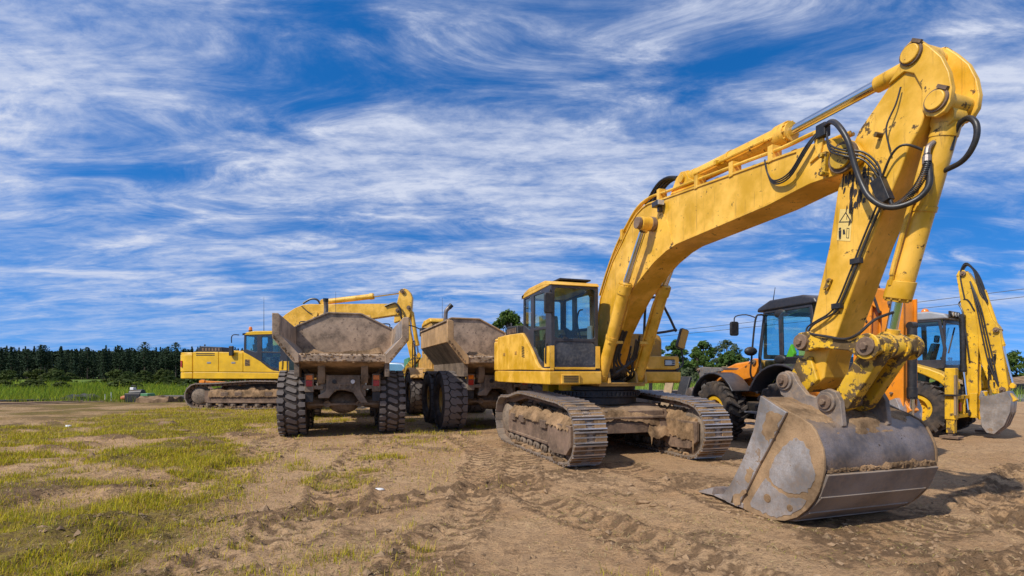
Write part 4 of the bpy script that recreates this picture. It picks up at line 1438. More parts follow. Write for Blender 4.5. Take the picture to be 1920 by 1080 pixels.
    for k in range(5):
        x = t0 + .11 + (t1 - t0 - .22) * k / 4
        mb = MB()
        mb.prism([(-4.95, .135), (-4.80, .19), (-4.62, .165), (-4.58, .06), (-4.9, .03)], x - .075, x + .075)
        ad = mb.build('tooth_adapter', 'steel', bk, .012)
        mb = MB()
        vs = [(x - .07, -4.64, .165), (x + .07, -4.64, .165), (x + .07, -4.64, .05), (x - .07, -4.64, .05), (x - .055, -4.30, .04), (x + .055, -4.30, .04), (x + .055, -4.30, .018), (x - .055, -4.30, .018)]
        mb.add(vs, [(0, 1, 2, 3), (4, 7, 6, 5), (0, 4, 5, 1), (1, 5, 6, 2), (2, 6, 7, 3), (3, 7, 4, 0)])
        mb.build('bucket_tooth', 'polished', ad, .006)
    return root


M['grease'] = surf('old_grease', (.02, .014, .01), .5, var=.3, dust=.1, dust_top=.1)
M['scuffed'] = surf('scuffed_dark_glass', (.055, .057, .065), .35, var=.3, dust=.45, dust_top=.1, dustcol=(.20, .18, .16), grain=.3)
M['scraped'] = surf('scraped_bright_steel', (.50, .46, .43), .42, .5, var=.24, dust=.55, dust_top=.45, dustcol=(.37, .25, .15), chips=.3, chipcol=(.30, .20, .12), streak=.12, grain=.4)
M['soil_plate'] = surf('soil_covered_plate', (.34, .215, .115), .9, var=.25, dust=.3, dust_top=.1, grain=.3, bstr=.7, spec=.15)
M['steel_soil'] = surf('soil_smeared_steel', (.25, .20, .165), .7, .2, var=.25, dust=.6, dust_top=.8, grain=.3, bstr=.4)
M['strip_steel'] = surf('dull_wear_steel', (.26, .215, .18), .55, .2, var=.15, dust=.35, dust_top=.4, grain=.15)
EXC = build_main_excavator()
# ================================================================== second excavator, side on behind the truck
def build_far_excavator():
    root = thing('excavator', 'yellow crawler excavator seen from the side behind the dump truck, orange beacon on its cab', 'excavator',
                 (-11.2, 23.55, .13), 90)
    hump = [(-2.15, 1.065), (-1.6, 1.12), (-.9, 1.19), (-.1, 1.20), (.5, 1.17), (1.2, 1.12), (1.8, 1.085)]
    for c, sd in ((-1.31, 13), (1.31, 15)):
        crawler(root, c, 2.15, 2.28, hump, sd)
    u = MB()
    u.prism([(-1.05, .62), (1.05, .62), (1.05, .9), (.75, 1.02), (-.75, 1.02), (-1.05, .9)], -1.02, 1.02)
    u.build('undercarriage_frame', 'rusty', root, .015)
    tt = MB()
    tt.ring((0, 0, 1.02), (0, 0, 1.27), .92, .6, 40)
    tt.build('slewing_ring', 'black', root)
    T = house(root, 'yellow_fresh', 1.16, -.36, -.13, False)
    mb = MB()
    mb.T = T
    mb.cyl((-1.3, .45, 3.49), (-1.3, .45, 3.55), .07, n=14)
    bb = mb.build('beacon_base', 'black', root)
    mb = MB()
    mb.T = T
    mb.lathe([(3.55, .01), (3.55, .065), (3.66, .06), (3.70, .04), (3.71, .01)], (-1.3, .45, 0), 16, axis='z')
    mb.build('beacon', 'amber', bb)
    mb = MB()
    mb.T = T
    mb.cyl((-1.3, -.05, 3.45), (-1.3, -.05, 5.0), .012, .004, 6)
    mb.build('antenna', 'black', root)
    mb = MB()
    mb.tube([(-1.5, .55, 3.2), (-1.62, .72, 3.2), (-1.64, .8, 3.1), (-1.64, .8, 2.85)], .02, 6, sub=3)
    rl = mb.build('mirror_bracket', 'black', root)
    mb = MB()
    mb.box((-1.7, .72, 2.3), (-1.58, .9, 2.72))
    mb.build('mirror', 'black', rl, .03)
    mb = MB()
    mb.T = T
    mb.prism(rrect(.36, 2.0, .55, 2.28, .02), -1.556, -1.545)
    gr = mb.build('air_grille', 'yellow_old', root)
    for k in range(5):
        mb = MB()
        mb.T = T
        mb.box((-1.562, .375, 2.02 + .055 * k), (-1.552, .535, 2.04 + .055 * k))
        mb.build('grille_slat', 'black', gr)
    # boom: facing +X in the world is local -y
    def L(p):
        return [(-(x + 11.2), z - .13) for x, z in p]
    bp = L([(-11.1, 1.75), (-10.97, 3.71), (-10.75, 4.0), (-10.39, 4.36), (-9.95, 4.66), (-9.56, 4.82), (-9.2, 4.86), (-8.54, 4.84), (-7.85, 4.86), (-5.39, 4.87), (-5.15, 4.72), (-5.08, 4.52), (-5.2, 4.36), (-5.46, 4.34), (-6.5, 4.18), (-6.9, 4.18), (-7.5, 4.22), (-8.3, 4.18), (-8.9, 4.0), (-9.5, 3.55), (-10.2, 2.6), (-10.6, 1.6)])
    mb = MB()
    mb.prism(bp, -.14, .34)
    bm_ = mb.build('boom', 'yellow_arm', root, .02)
    sk = L([(-5.16, 5.40), (-5.1, 5.52), (-4.95, 5.58), (-4.8, 5.53), (-4.66, 5.38), (-4.58, 5.16), (-4.62, 4.6), (-4.72, 4.2), (-4.66, 3.6), (-4.44, 2.55), (-4.50, 2.3), (-4.66, 2.3), (-4.95, 3.6), (-5.15, 4.1), (-5.42, 4.0), (-5.38, 4.5)])
    mb = MB()
    mb.prism(sk, -.08, .28)
    st = mb.build('stick', 'yellow_arm', root, .02)
    for yz in ((-(-5.02 + 11.2), 5.31), (-(-4.72 + 11.2), 4.55), (-(-5.22 + 11.2), 4.43)):
        pin(st, -.16, .36, yz, .08, 'rusty')
    hyd_cyl(bm_, *L([(-8.65, 4.98), (-6.42, 5.24), (-5.06, 5.42)]), .125, .06, .1, 'yellow_arm', pipe=False)
    for x in (-.32, .52):
        hyd_cyl(root, *L([(-10.0, 1.7), (-9.3, 3.2), (-8.9, 4.35)]), .115, .058, x, 'yellow_arm', pipe=False)
    hyd_cyl(root, *L([(-4.62, 4.4), (-4.38, 3.0), (-4.30, 2.5)]), .10, .05, .1, 'yellow_arm', pipe=False)
    mb = MB()
    mb.tube([(.1, -2.35, 4.72), (.1, -2.2, 4.95), (.1, -1.9, 4.98), (.1, -1.55, 4.78)], .045, 8, sub=5)
    mb.build('hydraulic_hose', 'hose', bm_)
    mb = MB()
    mb.tube([(-.18, -5.4, 4.62), (-.22, -5.85, 4.75), (-.24, -6.1, 4.5), (-.2, -6.15, 4.1), (-.14, -6.3, 3.9)], .045, 8, sub=5)
    mb.build('hydraulic_hose', 'hose', st)
    mb = MB()
    mb.tube([(-.2, -1.6, 4.62), (-.2, -2.0, 4.3), (-.2, -2.6, 4.15), (-.2, -3.2, 4.2)], .02, 8, sub=5)
    mb.build('hydraulic_hose', 'hose', bm_)
    # link and a digging bucket resting on the ground
    mb = MB()
    mb.prism([(-6.62, 2.25), (-6.80, 2.35), (-6.95, 2.2), (-6.2, 1.4), (-6.05, 1.5)], -.2, -.1)
    mb.prism([(-6.62, 2.25), (-6.80, 2.35), (-6.95, 2.2), (-6.2, 1.4), (-6.05, 1.5)], .3, .4)
    mb.build('bucket_link', 'yellow_worn', root, .01)
    wr = [(-5.2, .02), (-5.7, .0), (-6.0, .06), (-6.3, .3), (-6.4, .65), (-6.3, 1.05), (-6.1, 1.25), (-5.6, 1.45)]
    inn = [(y + (.03 if y < -5.6 else .0), z + (.03 if z < .5 else -.03)) for y, z in wr]
    mb = MB()
    mb.prism(wr + inn[::-1], -.6, .8)
    bk = mb.build('bucket', 'steel', root)
    for x in (-.63, .8):
        mb = MB()
        mb.prism(wr + [(-5.35, .7)], x, x + .03)
        mb.build('side_plate', 'steel', bk)
    return root


# ================================================================== articulated dump trucks
def tyre_block(mb, poly, r0, r1, m=0, shrink=.88):
    """tread block: polygon of (x, angle) raised from radius r0 to r1"""
    n = len(poly)
    cx = sum(p[0] for p in poly) / n
    ca = sum(p[1] for p in poly) / n
    def q(x, a, r):
        return (x, r * math.cos(a), r * math.sin(a))
    vs = [q(x, a, r0) for x, a in poly] + [q(cx + (x - cx) * shrink, ca + (a - ca) * shrink, r1) for x, a in poly]
    fs = [tuple(range(n, 2 * n))] + [(i, (i + 1) % n, n + (i + 1) % n, n + i) for i in range(n)]
    mb.add(vs, fs, m)


def truck_tyre(kind, R=.88, w=.70):
    h = w / 2
    mb = MB()
    rr = R - .035
    prof = [(-h * .66, .42), (-h * .92, .47), (-h, .60), (-h * .98, .70), (-h * .93, rr - .06), (-h * .82, rr - .012), (-h * .4, rr), (h * .4, rr), (h * .82, rr - .012), (h * .93, rr - .06), (h * .98, .70), (h, .60), (h * .92, .47), (h * .66, .42)]
    mb.lathe(prof, (0, 0, 0), 56)
    if kind == 'lug':
        N = 26
        P = 2 * PI / N
        for k in range(N):
            a = k * P
            tyre_block(mb, [(-h * .99, a - P * .30), (-h * .55, a - P * .36), (-h * .44, a), (-h * .55, a + P * .36), (-h * .99, a + P * .30)], rr - .02, R, shrink=.9)
            b = a + P * .5
            tyre_block(mb, [(h * .99, b - P * .30), (h * .55, b - P * .36), (h * .44, b), (h * .55, b + P * .36), (h * .99, b + P * .30)], rr - .02, R, shrink=.9)
            tyre_block(mb, [(-h * .40, a + P * .28), (-h * .22, a + P * .12), (h * .40, a + P * .62), (h * .40, a + P * 1.02), (h * .24, a + P * 1.10), (-h * .40, a + P * .68)], rr - .02, R + .003, shrink=.9)
            for s in (-1, 1):
                tyre_block(mb, [(s * h * .985, a - P * .26), (s * h * .985, a + P * .26), (s * h * .97, a + P * .22), (s * h * .97, a - P * .22)], rr - .10, R - .04, shrink=1)
    else:
        N = 24
        P = 2 * PI / N
        def bl(poly):
            tyre_block(mb, poly, rr - .01, R, shrink=.93)
        for k in range(N):
            a = k * P
            bl([(-h * .98, a - P * .44), (-h * .62, a - P * .44), (-h * .46, a + P * .03), (-h * .62, a + P * .5), (-h * .98, a + P * .5)])
            bl([(h * .98, a + P * .06), (h * .62, a + P * .06), (h * .46, a + P * .53), (h * .62, a + P * .98), (h * .98, a + P * .98)])
            bl([(-h * .58, a + P * .50), (-h * .43, a + P * .08), (-h * .06, a + P * .25), (h * .06, a + P * .03), (h * .43, a + P * .52), (h * .58, a + P * .94), (h * .43, a + P * 1.0), (h * .06, a + P * .96), (-h * .06, a + P * 1.18), (-h * .43, a + P * 1.0)])
    return mb.mesh('tyre', 'tyre', 38)


def truck_rim():
    mb = MB()
    mb.lathe([(-.24, .30), (-.24, .42), (-.19, .46), (-.17, .42), (.17, .42), (.19, .46), (.24, .42), (.24, .30), (.1, .30), (.06, .12), (.06, .02), (-.06, .02), (-.06, .12), (-.1, .30)], (0, 0, 0), 32)
    for k in range(10):
        a = 2 * PI * k / 10
        for s in (-1, 1):
            mb.cyl((s * .06, .2 * math.cos(a), .2 * math.sin(a)), (s * .1, .2 * math.cos(a), .2 * math.sin(a)), .02, n=6)
    mb.lathe([(-.2, .02), (-.2, .10), (-.06, .15), (.06, .15), (.2, .10), (.2, .02)], (0, 0, 0), 20)
    return mb.mesh('rim', 'yellow_old', 35)


RIM = truck_rim()
TY = {'lug': truck_tyre('lug'), 'hex': truck_tyre('hex')}


M['body_under'] = surf('shaded_body_steel', (.17, .125, .09), .7, .1, var=.3, dust=.35, dust_top=.8, dustcol=(.42, .29, .18), grain=.4)  # dark steel of the lower slope, the underside's shade put into its colour


def dump_truck(label, loc, rz, kind):
    root = thing('dump_truck', label, 'dump truck', loc, rz)
    bs = 'body_steel'
    side_m = 'body_paint' if kind == 'hex' else 'body_steel'
    wi = 0
    for y in (0, 1.97, 6.15):
        for x in (-1.275, 1.275):
            w = thing_part('wheel', root, (x, y, .87))
            wi += 1
            ty = obj('tyre', TY[kind], w)
            ty.rotation_euler = (.37 * wi, 0, 0)
            obj('rim', RIM, w).rotation_euler = (.37 * wi, 0, 0)
    # --- dump body
    fl = MB()
    fl.prism([(-1.28, 2.17), (-1.33, 2.13), (-1.33, 1.97), (-1.22, 1.93), (-.3, 1.72), (2.9, 1.52), (3.02, 1.58), (3.02, 1.72), (-.3, 1.92)], -1.06, 1.06)
    body = fl.build('dump_body', bs, root, .015)
    for s in (-1, 1):
        mb = MB()
        sec = [(1.47, 2.582), (1.50, 2.62), (1.50, 3.12), (1.625, 3.12), (1.625, 2.552), (1.60, 2.522)]
        mb.prism([(s * x, z) for x, z in sec], -1.25, 3.0, 'y')
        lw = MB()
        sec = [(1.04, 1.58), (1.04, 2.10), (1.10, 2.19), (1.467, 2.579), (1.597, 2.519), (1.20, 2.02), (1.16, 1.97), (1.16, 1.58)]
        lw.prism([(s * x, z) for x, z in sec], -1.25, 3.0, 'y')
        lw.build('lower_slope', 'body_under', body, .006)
        sd = mb.build('body_side', side_m, body, .012)
        mb = MB()
        rear = [(1.04, 1.93), (1.04, 2.15), (1.09, 2.20), (1.47, 2.63), (1.47, 3.10), (1.52, 3.145), (1.64, 3.145), (1.65, 3.1), (1.65, 2.54), (1.21, 1.99), (1.15, 1.925)]
        mb.prism([(s * x, z) for x, z in rear], -1.36, -1.255, 'y')
        mb.build('rear_edge', bs if kind == 'lug' else 'body_paint', sd, .015)
        mb = MB()
        mb.beam((s * 1.6, -1.2, 3.14), (s * 1.6, 2.98, 3.14), .14, .05)
        mb.build('top_rail', bs, sd, .01)
    hb = MB()
    hb.prism([(-1.06, 1.6), (1.06, 1.6), (1.12, 2.12), (1.56, 2.6), (1.58, 3.12), (1.45, 3.22), (.53, 3.66), (-.53, 3.66), (-1.45, 3.22), (-1.58, 3.12), (-1.56, 2.6), (-1.12, 2.12)], 2.97, 3.07, 'y')
    hd = hb.build('headboard', bs, body, .01)
    mb = MB()
    for a, b in (((-1.6, 3.13), (-1.46, 3.23)), ((-1.46, 3.23), (-.53, 3.68)), ((-.53, 3.68), (.53, 3.68)), ((.53, 3.68), (1.46, 3.23)), ((1.46, 3.23), (1.6, 3.13))):
        mb.beam((a[0], 3.0, a[1]), (b[0], 3.0, b[1]), .16, .05)
    mb.build('headboard_rail', bs if kind == 'lug' else 'body_paint', hd, .01)
    # loose material on the floor and the ragged soil on the tail edge
    r_ = random.Random(5 if kind == 'lug' else 6)
    tag(mound(-1.02, 1.02, -1.1, 2.9, lambda X, Y: 1.98 + np.clip(-Y - .3, 0, 1) * .18 + .22 * fbm(X * 2 + 9, Y * 2, 3) + np.abs(X) * .12, .08).build('loose_soil', 'soil', body, smooth=60), kind='stuff')
    # ragged soil stuck along the tail edge, and a scraped panel with the right slope's sunlit brightness put into its colour
    L = [((r_.uniform(-1.1, 1.1), -1.33 + r_.uniform(-.012, .03), r_.uniform(1.95, 2.175)), r_.uniform(.007, .02), (2.2, .7, .9)) for k in range(220)]
    L += [((s_ * (1.15 + .47 * t), -1.36, 1.97 + .58 * t + r_.uniform(-.02, .06)), r_.uniform(.008, .02), (1.2, .7, 1.2)) for s_ in (-1, 1) for t in [r_.random() for _ in range(60)]]
    tag(lump(L, 17, .7, 6).build('edge_soil', 'soil', body, smooth=50), kind='stuff')
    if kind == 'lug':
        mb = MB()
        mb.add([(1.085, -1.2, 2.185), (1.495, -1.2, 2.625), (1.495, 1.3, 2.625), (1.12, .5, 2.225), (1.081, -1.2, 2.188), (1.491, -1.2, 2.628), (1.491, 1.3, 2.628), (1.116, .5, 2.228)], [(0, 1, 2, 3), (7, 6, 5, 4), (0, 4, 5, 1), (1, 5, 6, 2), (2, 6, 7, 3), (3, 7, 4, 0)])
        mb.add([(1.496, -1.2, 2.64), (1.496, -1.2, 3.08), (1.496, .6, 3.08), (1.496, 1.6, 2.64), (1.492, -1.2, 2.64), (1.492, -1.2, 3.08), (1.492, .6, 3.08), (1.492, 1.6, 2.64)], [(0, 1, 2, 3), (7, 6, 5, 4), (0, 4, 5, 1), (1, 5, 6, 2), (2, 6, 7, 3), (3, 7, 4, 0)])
        mb.build('sunlit_scraped_lining', 'scraped', body)
    # --- rear chassis
    for x in (-.48, .48):
        mb = MB()
        mb.box((x - .09, -.75, 1.05), (x + .09, 4.0, 1.42))
        mb.build('frame_rail', 'axle', root, .01)
        mb = MB()
        mb.prism([(-.95, 1.95), (-.55, 1.85), (-.5, 1.42), (-.8, 1.40), (-.95, 1.62)], x * 1.12 - .09, x * 1.12 + .09)
        hg = mb.build('tipping_hinge', 'axle', root, .012)
        mb = MB()
        mb.cyl((x * 1.12 - .13, -.76, 1.58), (x * 1.12 + .13, -.76, 1.58), .06, n=14)
        mb.build('hinge_pin', 'rusty', hg)
    mb = MB()
    mb.prism([(-.42, 1.62), (.42, 1.62), (.44, 1.2), (.62, .88), (.42, .88), (.25, 1.16), (.05, 1.22), (-.2, 1.22), (-.36, 1.02), (-.62, 1.02), (-.62, 1.10), (-.44, 1.2)], -.84, -.77, 'y')
    rp = mb.build('rear_crossplate', 'axle', root, .01)
    for x, m_ in ((.24, 'white'), (-.22, 'black')):
        mb = MB()
        mb.cyl((x, -.83, 1.45), (x, -.90, 1.45), .055, n=18)
        mb.build('reversing_lamp' if m_ == 'white' else 'trailer_socket', m_, rp, .006)
    mb = MB()
    mb.box((-.20, -.87, 1.24), (.26, -.84, 1.27))
    mb.box((-.20, -.87, 1.36), (.26, -.84, 1.39))
    for x in (-.12, 0, .16):
        mb.box((x, -.868, 1.27), (x + .05, -.845, 1.36))
    mb.build('plate_bracket', 'axle', rp, .004)
    for s in (-1, 1):
        mb = MB()
        mb.box((s * .84 - .11, -.84, 1.18), (s * .84 + .11, -.70, 1.66))
        mb.beam((s * .5, -.76, 1.3), (s * .8, -.76, 1.3), .06, .1)
        lh = mb.build('lamp_housing', 'axle', root, .015)
        mb = MB()
        mb.box((s * .84 - .08, -.862, 1.50), (s * .84 + .08, -.835, 1.62))
        mb.build('indicator', 'amber', lh, .01)
        mb = MB()
        mb.box((s * .84 - .08, -.862, 1.33), (s * .84 + .08, -.835, 1.485))
        mb.build('tail_light', 'red', lh, .01)
        mb = MB()
        mb.box((s * .84 - .10, -.80, .92), (s * .84 + .10, -.76, 1.18))
        mb.build('mud_flap', 'black', lh, .01)
        mb = MB()
        mb.prism([(.82, 1.62), (.90, 1.66), (2.85, 1.72), (2.85, 1.68), (.95, 1.62), (.88, 1.2), (.80, 1.2)], s * .92, s * 1.58)
        mb.build('mud_guard', 'black', root, .01)
        # arms that brace the body to the bogie
        mb = MB()
        mb.beam((s * 1.02, -.8, 1.98), (s * .72, .6, 1.1), .10, .14)
        mb.build('body_brace', 'axle', root, .01)
    for y in (0, 1.97):
        mb = MB()
        mb.cyl((-1.1, y, .87), (1.1, y, .87), .12, n=16)
        mb.cyl((-.95, y, .87), (-.55, y, .87), .20, .15, 16)
        mb.cyl((.95, y, .87), (.55, y, .87), .20, .15, 16)
        ax = mb.build('axle', 'axle', root, .01)
        mb = MB()
        mb.sphere((0, y, .86), .34, 18, sq=(1.25, .95, .9))
        mb.build('differential', 'axle', ax)
        mb = MB()
        mb.box((-.95, y - .42, .80), (.95, y - .34, .86))
        for s in (-1, 1):
            mb.ring((s * .42, y - .43, .84), (s * .42, y - .33, .84), .09, .045, 16)
            mb.beam((s * .42, y - .38, .84), (s * .6, y + .1, 1.3), .07, .09)
        mb.build('torque_rod', 'axle', ax, .008)
    mb = MB()
    mb.box((-.3, 3.6, .75), (.3, 5.4, 1.35))
    mb.cyl((0, 4.3, .5), (0, 4.3, 1.6), .22, n=16)
    mb.build('articulation_joint', 'axle', root, .02)
    for s in (-1, 1):
        mb = MB()
        mb.cyl((s * .8, 3.7, 1.2), (s * .78, 1.9, 1.95), .09, n=12)
        mb.cyl((s * .78, 1.95, 1.93), (s * .77, 1.5, 2.05), .05, n=10)
        mb.build('tipping_cylinder', 'rusty', root, .005)
    # --- tractor unit
    mb = MB()
    mb.cyl((-1.1, 6.15, .87), (1.1, 6.15, .87), .16, n=14)
    mb.box((-.5, 4.6, 1.0), (.5, 8.2, 1.4))
    mb.build('tractor_frame', 'axle', root, .02)
    for s in (-1, 1):
        mb = MB()
        out = [(6.15 + 1.05 * math.cos(a), .92 + 1.0 * math.sin(a)) for a in [PI * (.80 - .78 * k / 12) for k in range(13)]]
        inn = [(6.15 + .98 * math.cos(a), .92 + .93 * math.sin(a)) for a in [PI * (.80 - .78 * k / 12) for k in range(13)]]
        mb.prism(out + inn[::-1], s * .95, s * 1.62)
        fd = mb.build('front_fender', 'yellow_old', root, .015)
        mb = MB()
        mb.box((s * .85 - .3, 4.55, 1.45), (s * .85 + .3, 5.3, 1.86))
        mb.build('battery_box', 'yellow_old', fd, .02)
        mb = MB()
        mb.tube([(s * 1.5, 5.0, 1.85), (s * 1.5, 5.0, 2.85), (s * 1.5, 5.35, 2.95), (s * 1.5, 5.6, 2.85), (s * 1.5, 5.6, 1.9)], .022, 7, sub=3)
        mb.tube([(s * 1.5, 5.0, 2.4), (s * 1.5, 5.6, 2.4)], .018, 6)
        mb.tube([(s * 1.5, 5.15, 1.9), (s * 1.5, 5.15, 2.85)], .016, 6)
        mb.build('handrail', 'black', fd)
        mb = MB()
        mb.tube([(s * .9, 6.9, 3.55), (s * 1.3, 6.95, 3.72), (s * 1.72, 6.95, 3.74), (s * 1.74, 6.95, 3.6)], .025, 7, sub=3)
        br = mb.build('mirror_bracket', 'black', root)
        mb = MB()
        mb.prism(rrect(s * 1.72 - .14, 3.12, s * 1.72 + .14, 3.62, .04), 6.9, 7.0, 'y')
        mb.build('mirror', 'black', br, .02)
    mb = MB()
    cabp = [(4.95, 1.8), (4.95, 3.62), (5.1, 3.74), (6.6, 3.74), (6.85, 3.6), (7.1, 2.5), (7.1, 1.8)]
    mb.prism(cabp, -.86, -.80, 'x', [[(5.15, 2.5), (5.15, 3.5), (6.6, 3.5), (6.85, 2.5)]])
    mb.prism(cabp, .80, .86, 'x', [[(5.15, 2.5), (5.15, 3.5), (6.6, 3.5), (6.85, 2.5)]])
    mb.prism([(-.80, 1.8), (.80, 1.8), (.80, 3.7), (-.80, 3.7)], 4.95, 5.0, 'y', [[(-.65, 2.6), (.65, 2.6), (.65, 3.5), (-.65, 3.5)]])
    cb = mb.build('cab', 'yellow_old', root, .02)
    mb = MB()
    mb.prism([(4.85, 3.70), (4.9, 3.83), (5.2, 3.90), (6.4, 3.90), (6.8, 3.78), (6.95, 3.62), (6.7, 3.68)], -.92, .92)
    mb.build('cab_roof', 'yellow', cb, .05, seg=3)
    for x in (-.84, .83):
        mb = MB()
        mb.prism([(5.14, 2.49), (5.14, 3.51), (6.61, 3.51), (6.86, 2.49)], x, x + .008)
        mb.build('cab_window', 'glass', cb, smooth=0)
    mb = MB()
    mb.box((-.66, 4.97, 2.59), (.66, 4.978, 3.51))
    mb.build('rear_window', 'glass', cb, smooth=0)
    mb = MB()
    mb.prism([(7.1, 1.5), (7.1, 2.5), (8.6, 2.2), (9.0, 1.9), (9.0, 1.2), (8.7, 1.2)], -.8, .8)
    mb.build('hood', 'yellow_old', root, .06, seg=3)
    mb = MB()
    mb.cyl((-.62, 3.5, 1.9), (-.62, 3.5, 3.75), .08, n=14)
    mb.tube([(-.62, 3.5, 3.7), (-.61, 3.48, 3.95), (-.55 if kind == 'hex' else -.62, 3.46, 4.06), (-.42 if kind == 'hex' else -.62, 3.44, 4.20)], .075, 12, sub=3)
    ex = mb.build('exhaust_pipe', 'steel', root)
    mb = MB()
    p0 = Vector((-.50 if kind == 'hex' else -.62, 3.455, 4.11))
    p1 = Vector((-.41 if kind == 'hex' else -.62, 3.44, 4.21))
    mb.ring(p0, p1 + (p1 - p0) * .15, .088, .07, 16)
    mb.build('exhaust_tip', 'black', ex)
    mb = MB()
    mb.cyl((.28, 5.4, 3.88), (.28, 5.4, 3.96), .07, n=14)
    mb.build('beacon', 'amber', cb, .01)
    mb = MB()
    mb.cyl((-.35, 5.3, 3.88), (-.35, 5.3, 4.75), .01, .004, 6)
    mb.build('antenna', 'black', cb)
    mb = MB()
    mb.beam((-.95, 4.2, 2.9), (-1.1, 5.0, 3.3), .05, .05)
    mb.beam((-1.1, 5.0, 3.3), (-1.1, 5.6, 3.35), .25, .35)
    mb.build('air_intake', 'black', root, .03)
    return root


def thing_part(name, parent, loc):
    o = bpy.data.objects.new(name, None)
    o.empty_display_size = .2
    COL.objects.link(o)
    o.parent = parent
    o.location = loc
    return o


EXC2 = build_far_excavator()
TRUCK1 = dump_truck('dusty articulated dump truck seen from behind with its wide empty body facing the camera', (-4.70, 14.3, 0), 17.5, 'lug')
TRUCK2 = dump_truck('tan sided articulated dump truck parked behind the big excavator, its exhaust pipe leaning above', (-.69, 15.94, 0), 20, 'hex')
# ================================================================== backhoe loaders
def hoe_tyre(R=.74, w=.46):
    h = w / 2
    mb = MB()
    rr = R - .05
    mb.lathe([(-h * .7, .36), (-h * .95, .40), (-h, .52), (-h * .95, rr - .05), (-h * .8, rr), (h * .8, rr), (h * .95, rr - .05), (h, .52), (h * .95, .40), (h * .7, .36)], (0, 0, 0), 48)
    N = 20
    P = 2 * PI / N
    for k in range(N):
        a = k * P
        for s, o in ((-1, 0), (1, P * .5)):
            b = a + o
            tyre_block(mb, [(s * h * .99, b - P * .04), (s * h * .99, b + P * .34), (s * h * .5, b + P * .62), (-s * h * .06, b + P * .86), (-s * h * .06, b + P * .52), (s * h * .45, b + P * .28)], rr - .03, R, shrink=.92)
            tyre_block(mb, [(s * h * .985, b - P * .04), (s * h * .985, b + P * .34), (s * h * .99, b + P * .30), (s * h * .99, b)], rr - .12, R - .03, shrink=1)
    return mb.mesh('tyre', 'tyre_mud', 38)


def hoe_rim(mat):
    mb = MB()
    mb.lathe([(-.17, .27), (-.17, .37), (-.13, .40), (.13, .40), (.17, .37), (.17, .27), (.05, .30), (.02, .1), (.02, .02), (-.02, .02), (-.02, .1), (-.05, .30)], (0, 0, 0), 30)
    for k in range(8):
        a = 2 * PI * k / 8
        for s in (-1, 1):
            mb.cyl((s * .02, .15 * math.cos(a), .15 * math.sin(a)), (s * .06, .15 * math.cos(a), .15 * math.sin(a)), .02, n=6)
    mb.lathe([(-.12, .02), (-.10, .10), (.10, .10), (.12, .02)], (0, 0, 0), 16)
    return mb.mesh('rim', mat, 35)


M['grey_worn'] = surf('worn_grey_paint', (.15, .15, .155), .6, .2, var=.25, dust=.5, dust_top=.5, chips=.3, grain=.4)
HT = hoe_tyre()


